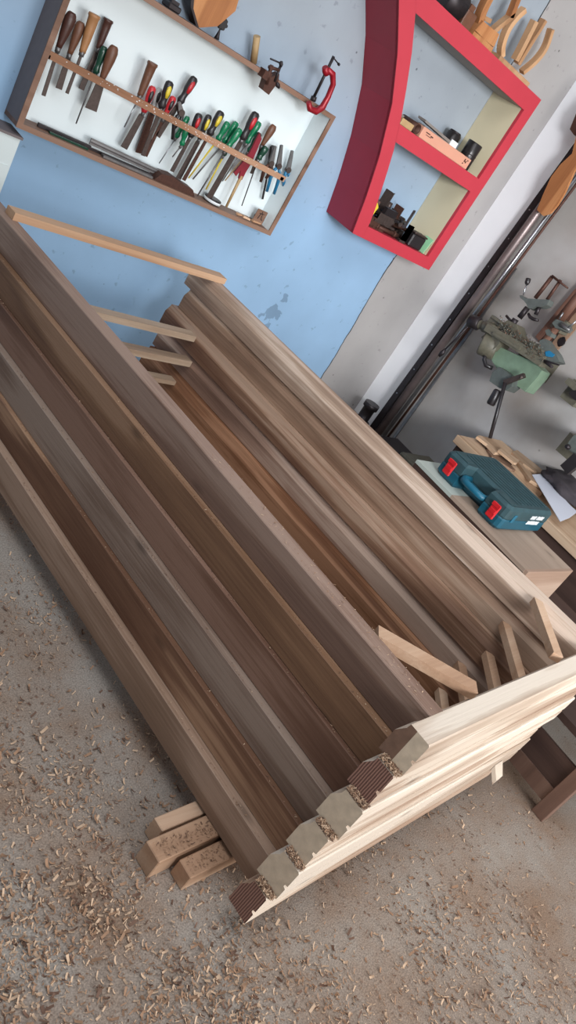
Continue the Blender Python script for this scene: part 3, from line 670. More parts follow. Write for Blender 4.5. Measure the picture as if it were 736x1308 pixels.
# things standing on the rack top
zt = RZ1+.002
Q = lambda x, yy, y=WY-.05: ony(*B(x,yy), y)
th = thing('wooden_plane','orange-brown wooden hand plane standing on the rack top, cut by the photo edge','hand plane',(1.70,WY-.05,zt))
a = Q(145,0); b_ = Q(165,75); c = Q(240,70); d = Q(310,10); e = Q(330,-60); f = Q(150,-70)
mb = MB(); pl = [a,b_,c,d,e,f]; base = min(p.z for p in pl); 
pl = [V((p.x,WY-.07,p.z-base+zt)) for p in pl]; mb.prism(pl,(0,.045,0)); mb.build('body','orange_wood',th)
mb = MB(); mb.prism([pl[5]-V((.012,.001,0)),pl[0]-V((.012,.001,0)),pl[1]-V((.010,.001,0)),pl[1]+V((.002,-.001,0)),pl[0]+V((0,-.001,0)),pl[5]+V((0,-.001,0))],(0,.047,0)); mb.build('sole','iron',th)
c = Q(250,120); c.z = zt
th = thing('star_knob','black star knob on a short stem standing on the rack top','knob',c)
mb = MB(); tp = Q(262,85); top = V((tp.x,c.y,zt+.05)); st = V((c.x,c.y,zt))
for k in range(6):
    a = k*math.pi/3; mb.lathe(top+V((.013*math.cos(a),0,.013*math.sin(a)-.0))-V((0,.008,0)), top+V((.013*math.cos(a),.008,.013*math.sin(a))), [(0,.006),(.5,.008),(1,.006)], 8)
mb.cyl(top-V((0,.009,0)), top+V((0,.009,0)), .014,.014,12); mb.build('knob_head','black_pl',th)
mb = MB(); mb.lathe(st, top-V((0,0,.014)), [(0,.010),(.3,.007),(.8,.003),(1,.003)],8); mb.build('stem','iron',th)
c = Q(385,205,WY-.02); c2 = Q(412,110,WY-.05)
mb = MB(); mb.cyl(V((c.x,WY-.04,zt)), V((c2.x-.003,WY-.05,zt+.078)), .0125,.0125,14); tag(mb.build('wooden_dowel','pencil'),'short pale wooden dowel standing on the rack top beside the rusty vise','dowel')
c = Q(70,5); mb = MB(); mb.box((c.x-.03,WY-.08,zt),(c.x+.02,WY-.03,zt+.02),bev=.004); mb.box((c.x-.02,WY-.07,zt+.02),(c.x+.01,WY-.04,zt+.03)); tag(mb.build('iron_block','iron'),'small dark iron block on the rack top, left of the wooden plane','metal block')

# white cabinet at the left
mb = MB(); th = thing('wall_cabinet','white wall cabinet with grey top, cut off by the left edge of the photo','cabinet',(.9,WY,.30))
mb.box((.55,WY-.112,.30),(1.118+.095,WY-.002,.732)); mb.build('body','white_cab',th)
mb = MB(); mb.box((.54,WY-.118,.732),(1.118+.10,WY-.002,.740)); mb.build('top_panel','cab_top',th)
mb = MB(); mb.box((.56,WY-.116,.31),(1.205,WY-.1125,.64)); mb.build('door','white_cab',th)

# ------------------------------------------------------------------ red shelf
HD = .205; YS = WY-HD; x1 = 3.255; zb = .932; ztp = 1.79; t = .014
fo = [(2.165,ztp),(2.241,1.712),(2.359,1.583),(2.47,1.43),(2.556,1.25),(2.613,1.086),(2.654,.932)]   # outer curve, front view
fi = [(2.275,1.79),(2.342,1.713),(2.421,1.613),(2.496,1.50),(2.548,1.415),(2.612,1.29),(2.645,1.208),(2.691,1.081),(2.72,.985)]
def interp(c, z):
    for (a, za), (b2, zb2) in zip(c, c[1:]):
        if zb2 <= z <= za: return a+(b2-a)*(za-z)/(za-zb2)
    return c[-1][0] if z < c[-1][1] else c[0][0]
sh = thing('wall_shelf','red wall shelf with a curved left side and two open compartments','shelf',(2.95,WY,zb))
zs = [ztp-(ztp-zb)*k/24 for k in range(25)]
mb = MB()   # curved side panel: side shade painted in as deeper red outside, lining inside
vs = []; 
for z in zs:
    x = interp(fo, z); vs += [(x,YS+.002,z),(x,WY-.001,z),(x+.02,WY-.001,z),(x+.02,YS+.002,z)]
fs = []; ms_ = []
for k in range(24):
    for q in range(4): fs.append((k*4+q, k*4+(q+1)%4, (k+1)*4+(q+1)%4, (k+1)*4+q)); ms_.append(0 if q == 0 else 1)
o = len(mb.v); mb.v += [V(p) for p in vs]; mb.f += [list(f_) for f_ in fs]; mb.m += ms_; mb.s += [False]*len(fs)
mb.build('curved_side',['red_shade','shelf_in'],sh)
mb = MB()   # front face ring, with grain of bars
def strip_face(pA, pB, y0, y1, mi=0):
    n = len(pA)
    for k in range(n-1):
        mb.prism([V((pA[k][0],y0,pA[k][1])),V((pB[k][0],y0,pB[k][1])),V((pB[k+1][0],y0,pB[k+1][1])),V((pA[k+1][0],y0,pA[k+1][1]))],(0,y1-y0,0),mi)
L_ = [(interp(fo,z),z) for z in zs]; R_ = [(interp(fi,z),z) for z in zs]
strip_face(L_, R_, YS-.002, YS+.014)
for za, zc in ((1.716,ztp),(1.325,1.388),(zb,.985)):
    zz = [za+(zc-za)*k/4 for k in range(5)][::-1]
    strip_face([(interp(fi,z)-.001,z) for z in zz],[(3.19,z) for z in zz], YS-.002, YS+.014)
mb.box((3.19,YS-.002,zb),(x1,YS+.014,ztp)); mb.build('face_frame','redp',sh)
mb = MB(); mb.box((interp(fo,1.39)+.02,YS+.014,1.375),(3.235,WY-.001,1.388)); mb.build('middle_board','shelf_in',sh)
mb = MB(); mb.box((interp(fo,.96)+.02,YS+.014,zb),(3.235,WY-.001,.985)); mb.build('bottom_board','redp',sh)
mb = MB(); mb.box((interp(fo,1.78)+.02,YS+.014,1.76),(3.235,WY-.001,1.79)); mb.box((interp(fo,1.78)+.03,YS+.014,1.716),(3.235,WY-.03,1.76)); mb.build('top_board','shelf_in',sh)
mb = MB(); mb.box((3.19,YS+.014,zb),(3.20,WY-.001,ztp)); mb.build('side_lining','beige',sh)
mb = MB(); mb.box((3.20,YS+.002,zb),(x1,WY-.001,ztp)); mb.build('right_side','redp',sh)
# upper compartment contents
zm = 1.3885
def sp(px, py, y): return ony(px, py, y)
th = thing('black_can','black cylindrical can against the beige side, upper shelf compartment','can',(3.135,YS+.09,zm))
mb = MB(); c = V((3.12,YS+.07,zm)); mb.lathe(c, c+V((0,0,.115)), [(0,.034),(.02,.036),(.97,.036),(1,.033)], 24); bd_ = mb.build('body','can',th)
mb = MB(); mb.lathe(c+V((0,0,.06)), c+V((0,0,.064)), [(0,.0368),(1,.0368)], 24); mb.build('rib','iron',bd_)
th = thing('black_can','black can with dusty lid standing behind, close to the blue wall','can',(3.05,YS+.15,zm))
mb = MB(); c = V((3.05,YS+.145,zm)); mb.lathe(c, c+V((0,0,.10)), [(0,.032),(.02,.034),(.97,.034),(1,.03)], 24); mb.build('body','can',th)
mb = MB(); mb.lathe(c+V((0,0,.1)), c+V((0,0,.108)), [(0,.030),(1,.026)], 24); mb.build('lid','iron',th)
th = thing('cardboard_box','long narrow salmon-tan cardboard box at the front of the upper compartment','box',(2.88,YS+.04,zm))
mb = MB(); mb.box((2.72,YS+.02,zm),(3.10,YS+.065,zm+.045),bev=.002); ct_ = mb.build('carton','card',th)
mb = MB(); 
for (a, b2, c_, d_) in ((2.745,.030,2.775,.034),(2.782,.026,2.80,.031),(2.75,.022,2.79,.0245),(3.055,.022,3.062,.036),(3.066,.020,3.073,.030),(3.052,.012,3.058,.018),(3.075,.032,3.082,.037)):
    mb.box((a,YS+.0192,zm+b2),(c_,YS+.0201,zm+d_))
mb.build('printed_marks','chisel_dark',ct_)
th = thing('roll_tube','short dark metal tube end beside the cardboard box','tube',(2.69,YS+.05,zm))
mb = MB(); c = V((2.69,YS+.022,zm+.022))
n = 20; vs = []
for yy in (0,.10):
    for r in (.021,.016):
        for k in range(n): a = 2*math.pi*k/n; vs.append(c+V((r*math.cos(a),yy,r*math.sin(a))))
fs = []
for k in range(n):
    j = (k+1) % n; fs += [(k,j,2*n+j,2*n+k),(n+k,3*n+k,3*n+j,n+j),(k,n+k,n+j,j),(2*n+k,2*n+j,3*n+j,3*n+k)]
mb.add(vs, fs, 0, True); mb.build('tube_wall','rust',th)
mb = MB(); mb.box((2.585,YS+.02,zm),(2.665,YS+.11,zm+.026),bev=.002); tag(mb.build('wood_offcut','pencil'),'pale wood offcut at the left end of the upper compartment','wood scrap')
mb = MB(); mb.blade(V((2.60,YS+.13,zm+.035)),V((2.74,YS+.13,zm+.026)),.012,.012,.05); mb.box((2.6,YS+.11,zm),(2.72,YS+.15,zm+.024)); tag(mb.build('dusty_slats','card_grey'),'dusty grey-brown slats lying behind the pale offcut in the upper compartment','slat')
th = thing('paper_folder','grey folded papers sloping over the cardboard box, with a white end label','papers',(2.88,YS+.1,zm))
mb = MB(); mb.blade(V((2.76,YS+.095,zm+.066)),V((3.0,YS+.095,zm+.054)),.009,.012,.05); mb.box((2.78,YS+.075,zm),(2.98,YS+.12,zm+.05)); mb.build('papers','card_grey',th)
mb = MB(); mb.box((2.965,YS+.066,zm+.046),(3.015,YS+.07,zm+.070)); mb.build('end_label','letter',th)
# lower compartment: hardware
zl = .9855
hard = [('rusty_hinge','rusty strap hinge','hinge'),('iron_bracket','dark iron angle bracket','bracket'),('old_pliers','old rusty pliers','pliers'),('iron_bolt','thick rusty bolt','bolt')]
lab = ['at the left end of the lower compartment','lying against the blue wall','under the yellow scrap','near the middle front of the red shelf','on top of the middle of the heap','beside the black tin','behind the black tin','in the back row, middle','front row, second from left','pointing at the beige side','resting on another bracket','leaning toward the crack in the wall','front of the heap, second layer','topmost of the front row','right of the heap centre','last one before the beige side','high on the left of the heap','topmost piece, near the wall']
rng = random.Random(3)
spots = [(2.76,YS+.05,0,0),(2.80,YS+.15,.0,.4),(2.74,YS+.11,.0,1.2),(2.89,YS+.04,0,.1),(2.88,YS+.10,.035,.5),(3.0,YS+.05,.0,1.4),(3.06,YS+.15,.0,.2),(2.93,YS+.15,.0,2.6),(2.82,YS+.04,.03,.15),(3.02,YS+.13,.04,.3),(2.80,YS+.09,.04,2.8),(2.96,YS+.14,.045,.8),(2.84,YS+.06,.06,.2),(2.93,YS+.09,.06,2.2),(3.0,YS+.10,.05,.5),(3.08,YS+.12,.03,.1),(2.76,YS+.10,.065,.9),(2.90,YS+.13,.075,.4)]
for k, (x, yy, dz, an) in enumerate(spots):
    nm, lb, ct = hard[k % 4]
    base = V((x, yy, zl+dz)); Rz = Matrix.Rotation(an, 3, 'Z')
    mb = MB()
    if k % 4 == 0:
        mb.box((-.05,-.014,0),(-.004,.014,.006)); mb.box((.004,-.018,0),(.06,.018,.006)); mb.cyl(V((0,-.018,.008)),V((0,.018,.008)),.008,.008,8)
        mb.box((-.04,-.02,.006),(.03,-.008,.03))
    elif k % 4 == 1:
        mb.box((-.05,-.015,0),(.05,.015,.007)); mb.box((-.05,-.015,.007),(-.043,.015,.06)); mb.cyl(V((.01,0,.007)),V((.01,0,.03)),.01,.008,8)
    elif k % 4 == 2:
        mb.tube([V((-.07,-.02,.01)),V((-.03,-.016,.014)),V((0,0,.016)),V((.035,.006,.018))],[.006,.007,.008,.004],8)
        mb.tube([V((-.07,.02,.01)),V((-.03,.016,.014)),V((0,0,.016)),V((.035,-.006,.018))],[.006,.007,.008,.004],8); mb.cyl(V((0,0,.004)),V((0,0,.028)),.010,.010,10)
    else:
        mb.cyl(V((-.06,0,.010)),V((.06,0,.010)),.007,.007,8); mb.cyl(V((-.07,0,.010)),V((-.058,0,.010)),.010,.010,6); mb.cyl(V((.03,0,.010)),V((.042,0,.010)),.0105,.0105,6)
    mb.v = [base+Rz@(p*1.45) for p in mb.v]
    for p in mb.v: p.x = min(max(p.x, 2.70), 3.18); p.y = min(max(p.y, YS+.016), WY-.004)
    tag(mb.build(nm, rng.choice(['rust','iron','steel_dark'])), lb+', '+lab[k], ct, 'old hardware heaped in the lower shelf compartment')
th = thing('black_tin','glossy black rectangular tin at the right of the lower compartment','tin',(3.10,YS+.05,zl))
mb = MB(); mb.box((3.045,YS+.022,zl),(3.145,YS+.075,zl+.062),bev=.006); mb.build('body','black_pl',th)
mb = MB(); mb.box((3.043,YS+.020,zl+.062),(3.147,YS+.077,zl+.070),bev=.003); mb.build('lid','steel_dark',th)
mb = MB(); mb.blade(V((3.165,YS+.04,zl)),V((3.178,YS+.04,zl+.075)),.004,.004,.05,V((0,1,0))); tag(mb.build('green_card','mint'),'mint green card standing between the black tin and the beige side','card')
mb = MB(); mb.prism([V((2.715,YS+.03,zl+.07)),V((2.74,YS+.03,zl+.05)),V((2.745,YS+.03,zl+.085)),V((2.725,YS+.03,zl+.10))],(0,.03,0)); mb.box((2.71,YS+.03,zl),(2.73,YS+.06,zl+.07)); tag(mb.build('yellow_scrap','yellow_pl'),'small yellow scrap at the left edge of the lower compartment','scrap')

# on top of the shelf
ys = WY-.10; zt = ztp+.001
C_ = lambda x, yy: ony(560+x/4.182, yy/4.182, ys)
def arc(pts, wd, dep, name, parent, mat='model_wood'):
    mb = MB(); P0 = [C_(*p) for p in pts]; P_ = []
    for i in range(len(P0)-1):
        a, b2 = P0[i], P0[i+1]; pa = P0[i-1] if i else a*2-b2; pb = P0[i+2] if i+2 < len(P0) else b2*2-a
        for k in range(6):
            t_ = k/6; P_.append(.5*((2*a)+(b2-pa)*t_+(2*pa-5*a+4*b2-pb)*t_*t_+(-pa+3*a-3*b2+pb)*t_**3))
    P_.append(P0[-1]); n = len(P_); vs = []
    for i, p in enumerate(P_):
        d = (P_[min(i+1,n-1)]-P_[max(i-1,0)]).normalized(); s_ = V((d.z,0,-d.x))*wd/2
        for a, b2 in ((-1,-1),(1,-1),(1,1),(-1,1)): vs.append(p+s_*a+V((0,dep/2*b2,0)))
    fs = [(0,1,2,3),((n-1)*4+3,(n-1)*4+2,(n-1)*4+1,(n-1)*4)]
    for i in range(n-1):
        for k in range(4): fs.append((i*4+k,i*4+(k+1)%4,(i+1)*4+(k+1)%4,(i+1)*4+k))
    mb.add(vs, fs); return mb.build(name, mat, parent)
b0 = C_(300,300); b1 = C_(460,430)
th = thing('wooden_slat_stand','light wooden stand with four slats curving upward, right end of the shelf top','wooden stand',((b0.x+b1.x)/2,ys,zt))
mb = MB(); mb.box((b0.x,ys-.03,zt),(b1.x+.01,ys+.03,zt+.03),bev=.002); mb.build('base','model_wood',th)
arc([(335,300),(338,240),(365,160),(410,95),(458,50)],.022,.03,'slat',th)
arc([(408,320),(440,260),(515,110)],.024,.03,'slat',th)
arc([(420,340),(480,240),(565,105)],.018,.03,'slat',th)
arc([(445,385),(520,320),(570,250),(602,155)],.018,.03,'slat',th)
b0 = C_(165,150); b1 = C_(272,240)
th = thing('wooden_slat_stand','orange-tan wooden stand with forked arms, left of the four-slat stand','wooden stand',((b0.x+b1.x)/2,ys,zt))
mb = MB(); q = [C_(168,152),C_(272,240),C_(300,170),C_(215,100)]; q = [V((p.x,ys-.03,max(p.z,zt))) for p in q]; mb.prism(q,(0,.06,0)); mb.box((q[0].x,ys-.03,zt),(q[1].x,ys+.03,zt+.03)); mb.build('base','orange_wood',th)
arc([(212,120),(235,50),(290,-60)],.03,.035,'arm',th,'orange_wood')
arc([(270,180),(330,130),(400,75)],.02,.03,'arm',th)
arc([(380,90),(400,40),(440,-60)],.022,.03,'arm',th,'orange_wood')
arc([(235,90),(268,108)],.016,.035,'peg',th)
c = C_(130,90); mb = MB(); mb.box((c.x-.02,ys-.03,zt),(c.x+.045,ys+.03,zt+.07),bev=.004); mb.box((c.x-.01,ys-.02,zt+.07),(c.x+.02,ys+.02,zt+.09)); tag(mb.build('brown_block','chisel_brown'),'dark brown wooden block on the shelf top, left of the forked stand','wood block')
c = C_(60,20); mb = MB(); mb.cyl(V((c.x-.06,ys,zt+.055)),V((c.x+.05,ys,zt+.055)),.055,.055,24); tag(mb.build('dark_drum','iron'),'dark round drum lying on the shelf top at the photo edge','drum')

# ------------------------------------------------------------------ pipes in the corner
pipes = [('widest dark steel bar with round holes, leaning in the corner nearest the white pilaster',(3.625,2.46),(3.635,2.445),.021,'iron',1.62),
         ('brown steel pipe second from the corner, leaning upright','',None,None,None,None)]
pp = [('steel_channel','wide dark drilled steel bar leaning nearest the white pilaster in the corner',3.60,2.462,3.65,2.44,.022,'iron',2.3),
      ('steel_pipe','thick grey-brown steel pipe leaning just right of the drilled bar',3.59,2.405,3.63,2.385,.022,'bronze_pipe',2.6),
      ('steel_pipe','bright chromed pipe in the corner, middle of the bundle',3.58,2.358,3.645,2.335,.010,'steel',2.2),
      ('steel_pipe','thin brown rod between the chromed pipe and the pale strip',3.57,2.325,3.65,2.305,.007,'rust',2.5),
      ('metal_strip','slim pale grey strip, farthest from the corner in the leaning bundle',3.565,2.285,3.665,2.345,.010,'steel_grey',1.15)]
for nm, lb, xa, ya, xb, yb, r, mt, hh in pp:
    mb = MB(); a = V((xa,ya,.001)); b_ = V((xb,yb,hh))
    if nm == 'steel_channel':
        mb.blade(a+V((0,0,.0)), b_, .036, .034, .018, V((1,0,0)))
        th = thing(nm, lb, 'steel bar', a, 'long bars leaning in the room corner'); wb_ = mb.build('web', mt, th)
        h_ = MB(); d = b_-a
        for k in range(12):
            c = a+d*(.12+k*.07); h_.cyl(c+V((-.0115,-.002,0)), c+V((-.0135,-.002,0)), .004,.004,8)
        h_.build('rivets','steel',wb_)
    elif nm == 'metal_strip':
        mb.blade(a, b_, .018, .018, .008, V((1,0,0))); tag(mb.build(nm, mt), lb, 'metal strip', 'long bars leaning in the room corner')
    else:
        mb.cyl(a, b_, r, r, 14); tag(mb.build(nm, mt), lb, 'pipe', 'long bars leaning in the room corner')
# flanged cast foot by the pipes, and junk on the floor in the corner
mb = MB(); c = V((3.52,2.50,0)); mb.lathe(c, c+V((0,0,.16)), [(0,.05),(.3,.05),(.32,.035),(.8,.035),(.82,.045),(1,.045)],16); tag(mb.build('pipe_flange','iron'),'dark flanged pipe stub standing on the floor in the corner','pipe fitting')
mb = MB(); mb.box((3.36,2.1,0),(3.56,2.26,.11),bev=.01); tag(mb.build('scrap_block','iron'),'dark dusty block on the floor beside the corner pipes','block')
mb = MB(); mb.box((3.34,1.86,0),(3.60,2.06,.15),bev=.01); tag(mb.build('scrap_block','mach_olive'),'olive dusty block on the floor between the pipes and the low bench','block')
# wooden spatula-shaped piece hanging high on the right wall
sxp = 3.585
pl = [onx(*q,sxp-.02) for q in ((686,268),(693,275),(703,272),(712,262),(722,245),(734,218),(745,200),(760,175),(775,140),(760,130),(738,165),(731,196),(716,210),(704,226),(694,248))]
mb = MB(); mb.prism(pl,(.014,0,0)); tag(mb.build('saw_handle_board','orange_wood'),'orange-brown rounded wooden paddle hanging high on the right wall','wooden paddle')
pl = [onx(*q,sxp-.004) for q in ((694,252),(700,236),(709,226),(712,230),(702,246),(696,256))]
mb = MB(); mb.prism(pl,(.004,0,0)); tag(mb.build('paper_scrap','paper'),'pale paper sliver stuck behind the wooden paddle','paper')
pl = [onx(*q,sxp-.01) for q in ((728,165),(736,145),(760,120),(765,150),(745,175),(733,172))]
mb = MB(); mb.prism(pl,(.10,0,0)); tag(mb.build('wall_bracket','rust'),'rusty bracket on the right wall at the top of the pipes','bracket')

# ------------------------------------------------------------------ machines on the right wall
G = lambda x, y, X=3.45: onx(570+x/4.434, 340+y/4.434, X)
th = thing('mortising_machine','green cast drilling machine mounted on the right wall, coated in wood chips','drilling machine',G(480,700,3.68))
def gp(poly, X, ext, name, mat, parent):
    mb = MB(); mb.prism([G(x,y,X) for x, y in poly],(ext,0,0)); return mb.build(name, mat, parent)
gp([(255,430),(320,465),(500,545),(542,590),(520,625),(445,710),(420,690),(345,640),(300,600),(262,540),(245,480)],3.44,.09,'casting','mach_green',th)
mb = MB(); mb.lathe(G(200,430,3.42),G(290,470,3.46),[(0,.055),(.1,.06),(.9,.06),(1,.055)],18); mb.build('housing','mach_olive',th)
gc_ = gp([(200,400),(250,365),(310,405),(300,440),(265,475),(215,450)],3.40,.10,'gear_cover','mach_olive',th)
gp([(205,430),(232,435),(225,455),(203,452)],3.395,.006,'name_plate','steel_grey',gc_)
mb = MB(); mb.lathe(G(140,310,3.40),G(300,372,3.42),[(0,.024),(.03,.030),(.22,.031),(.24,.022),(.45,.022),(.47,.028),(.95,.03),(1,.022)],16); sm_ = mb.build('spindle_motor','mach_olive',th)
mb = MB(); mb.lathe(G(132,306,3.399),G(190,330,3.405),[(0,.024),(.08,.032),(.9,.032),(1,.026)],16); mb.build('end_knob','iron',sm_)
mb = MB(); mb.blade(G(240,350,3.40),G(560,545,3.42),.035,.05,.06,V((1,0,0))); mb.blade(G(270,380,3.37),G(420,470,3.38),.012,.012,.02,V((1,0,0)))
mb.blade(G(255,300,3.42),G(330,350,3.42),.03,.03,.03,V((1,0,0))); mb.blade(G(265,285,3.40),G(320,325,3.40),.012,.012,.03,V((1,0,0))); mb.build('bed','mach_olive',th)
ca_ = gp([(310,330),(350,305),(400,330),(420,400),(500,430),(540,470),(545,540),(480,530),(400,480),(340,420)],3.40,.08,'carriage','mach_olive',th)
gp([(530,420),(560,410),(580,440),(620,490),(640,540),(600,545),(545,520),(520,470)],3.41,.07,'vise_jaw','mach_grey',th)
gp([(560,485),(585,478),(615,500),(600,515),(565,510)],3.405,.01,'blue_label','blue_pl',th)
mb = MB(); mb.blade(G(540,530,3.40),G(640,560,3.40),.012,.006,.012,V((1,0,0))); mb.cyl(G(560,540,3.40),G(600,570,3.38),.008,.008,8); mb.build('crank','iron',th)
mb = MB(); mb.cyl(G(415,292,3.44),G(462,235,3.44),.014,.014,10); mb.cyl(G(340,280,3.42),G(372,315,3.42),.006,.006,8); mb.cyl(G(375,330,3.42),G(395,300,3.42),.016,.016,10); mb.build('column','iron',th)
gp([(415,165),(430,165),(452,182),(500,185),(585,190),(572,218),(540,230),(510,228),(485,240),(465,238),(455,215),(440,195),(420,180)],3.42,.05,'drill_head','mach_grey',th)
mb = MB(); mb.cyl(G(436,165,3.40),G(458,100,3.40),.0035,.0035,8); lv_ = mb.build('lever','steel',th)
mb = MB(); mb.lathe(G(456,105,3.40),G(468,68,3.40),[(0,.007),(.3,.012),(.9,.013),(1,.009)],10); mb.build('lever_knob','black_pl',lv_)
mb = MB(); mb.cyl(G(505,182,3.44),G(602,58,3.44),.010,.010,8); mb.cyl(G(572,190,3.44),G(650,78,3.44),.008,.008,8); mb.cyl(G(600,55,3.43),G(690,125,3.43),.006,.004,8); mb.build('guide_rods','rust',th)
mb = MB(); mb.cyl(G(530,228,3.44),G(508,275,3.44),.010,.010,8); mb.tube([G(465,268,3.43),G(475,288,3.43),G(495,300,3.43),G(522,308,3.43)],[.006,.008,.008,.006],8); mb.build('chuck','iron',th)
mb = MB(); mb.tube([G(225,495,3.42),G(215,530,3.42),G(225,562,3.42),G(262,578,3.43)],.010,10); mb.build('hose','black_pl',th)
gp([(245,650),(262,600),(300,570),(345,600),(380,630),(372,680),(340,705),(300,690),(265,665)],3.39,.08,'gearbox','mach_grey',th)
mb = MB(); mb.blade(G(330,660,3.38),G(445,618,3.38),.022,.02,.02,V((1,0,0))); mb.cyl(G(428,630,3.365),G(428,630,3.375),.006,.006,8); mb.build('bracket_arm','steel_dark',th)
mb = MB(); mb.lathe(G(295,700,3.38),G(250,785,3.38),[(0,.014),(.1,.019),(.9,.021),(1,.017)],12); mb.build('ribbed_grip','black_pl',th)
mb = MB(); mb.cyl(G(335,660,3.37),onx(626,560,3.37),.0095,.009,10); mb.build('down_lever','black_pl',th)
mb = MB(); mb.cyl(onx(604,411,3.40),onx(564,451,3.40),.005,.004,8); mb.lathe(onx(569,446,3.40),onx(561,455,3.40),[(0,.006),(.5,.013),(1,.008)],10); mb.build('side_lever','iron',th)
mb = MB(); c = G(440,560,3.5); mb.box((3.52,c.y-.05,c.z-.03),(WX-.001,c.y+.07,c.z+.08)); mb.build('wall_mount','mach_olive',th)
mb = MB()
for k in range(900):
    u = random.random(); x = 300+250*u+random.gauss(0,14); yy = 340+170*u+random.gauss(0,26)
    p = G(x, yy, 3.395)
    r = .0035; d = [V((random.gauss(0,r),random.gauss(0,r),random.gauss(0,r))) for _ in range(3)]
    p = p+V((-.004-random.uniform(0,.010),0,0)); mb.add([p+d[0],p+d[1],p+d[2]],[(0,1,2)],random.choice((0,1,2)))
o = mb.build('chip_coating',['flake_d','mach_grey','mach_olive'],ca_); o['kind'] = 'stuff'
# boards against the wall behind it
G2 = lambda x, y: onx(570+x/4.434, 340+y/4.434, 3.67)
mb = MB(); mb.prism([G2(505,400),G2(720,140),G2(800,60),G2(840,110),G2(736,260),G2(560,455)],(.012,0,0)); tag(mb.build('dark_board','board_red'),'dark red-brown board fixed upright on the right wall behind the drill','board')
th = thing('tan_board','tan board with an oval hole on the right wall, next to the dark board','board',G2(600,470))
mb = MB(); mb.prism([G2(585,455),G2(740,250),G2(860,100),G2(900,150),G2(780,300),G2(628,478)],(.010,0,0)); mb.build('panel','board_tan',th)
c = G2(655,430); c.x = 3.669
mb = MB(); d = (G2(672,405)-G2(638,452)); mb.lathe(G2(638,455)+V((-.002,0,0)), G2(672,402)+V((-.002,0,0)), [(0,.004),(.25,.018),(.5,.022),(.75,.018),(1,.004)], 12, .06, V((1,0,0))); mb.build('oval_hole','iron',th)
th = thing('wall_drill','smaller grey-green drill head with silver arm in front of the tan board','drill',G(650,350,3.5))
gp([(600,320),(625,300),(655,310),(668,335),(650,355),(618,350)],3.50,.10,'body','mach_grey',th)
mb = MB(); mb.cyl(G(650,330,3.5),G(702,365,3.5),.012,.009,8); mb.build('arm','steel_grey',th)
mb = MB(); mb.cyl(G(690,350,3.49),G(745,305,3.49),.004,.004,8); mb.cyl(G(640,300,3.5),G(665,262,3.5),.004,.004,8); mb.build('lever','steel',th)
mb = MB(); mb.cyl(G(640,310,3.55),G(790,120,3.55),.022,.022,12); mb.cyl(G(625,350,3.55),G(540,440,3.55),.018,.018,12); mb.build('post','board_red',th)
gp([(560,365),(580,355),(600,380),(590,400),(570,390)],3.52,.05,'collar','mach_grey',th)
mb = MB(); c = G(640,330,3.6); mb.box((3.59,c.y-.03,c.z-.03),(3.668,c.y+.03,c.z+.03)); mb.build('wall_mount','mach_olive',th)
# third machine at the right edge
K = lambda x, y, X=3.45: onx(676+x/6.533, 440+y/6.54, X)
th = thing('wall_clamp_machine','small dark machine with grey flap jutting in at the right photo edge','machine',K(380,450,3.6))
mb = MB(); mb.prism([K(295,315),K(330,278),K(392,330),K(480,400),K(460,440),K(360,375)],(.05,0,0)); mb.build('flap','mach_olive',th)
mb = MB(); mb.prism([K(330,410),K(350,388),K(392,380),K(480,420),K(480,480),K(380,465)],(.07,0,0)); mb.build('clamp_body','iron',th)
mb = MB(); c = K(430,420,3.6); mb.box((3.50,c.y-.05,c.z-.05),(WX-.001,c.y+.03,c.z+.05)); mb.build('wall_mount','mach_olive',th)
th = thing('wall_sander','grey machine with black angled leg above the dark cloth, right photo edge','machine',K(380,900,3.5))
mb = MB(); mb.prism([K(340,800,3.3),K(372,760,3.3),K(440,740,3.3),K(500,900,3.3),K(430,960,3.3),K(345,890,3.3),K(312,868,3.3),K(315,840,3.3)],(.14,0,0)); mb.build('body','mach_grey',th)
mb = MB(); mb.blade(K(300,1050,3.28),K(420,950,3.28),.05,.055,.03,V((1,0,0))); mb.build('leg','black_pl',th)
mb = MB(); mb.lathe(K(310,850,3.28),K(335,862,3.3),[(0,.008),(.5,.013),(1,.009)],10); mb.build('knob','iron',th)
mb = MB(); c = K(430,860,3.6); mb.box((3.44,c.y-.06,c.z-.05),(WX-.001,c.y+.02,c.z+.05)); mb.build('wall_mount','mach_olive',th)

# ------------------------------------------------------------------ low bench along the right wall
zb_ = .45
th = thing('low_bench','low wooden bench with dark brown front along the right wall','bench',(3.36,1.0,0))
mb = MB(); mb.box((3.205,-.2,.41),(WX-.002,1.78,zb_),bev=.002); mb.build('bench_top','plank',th)
mb = MB(); mb.box((3.225,-.18,0),(3.245,1.76,.41)); mb.build('front_panel','bench_dark',th)
mb = MB(); mb.box((3.245,1.74,0),(3.68,1.76,.41)); mb.build('end_panel','bench_dark',th)
# stand that carries the wooden box
th = thing('low_stand','dark brown low stand with dusty legs beside the ends of the door frames','stand',(2.6,.9,0))
mb = MB(); mb.box((2.335,.25,.275),(3.06,1.55,.298)); mb.build('top_board','bench_dark',th)
def leg(x, y):
    mb = MB(); mb.box((x,y,0),(x+.05,y+.045,.275),bev=.002); mb.build('leg','bench_leg',th)
for x, y in ((2.335,.255),(2.335,1.50),(3.0,.255),(3.0,1.50)): leg(x, y)
mb = MB(); mb.box((2.345,.30,.045),(2.37,1.50,.10)); mb.build('rail','bench_leg',th)
mb = MB(); mb.box((2.352,.30,.10),(2.365,1.50,.20)); mb.build('side_panel','bench_dark',th)
mb = MB(); mb.box((3.01,.30,.0),(3.03,1.50,.275)); mb.build('back_panel','bench_dark',th)
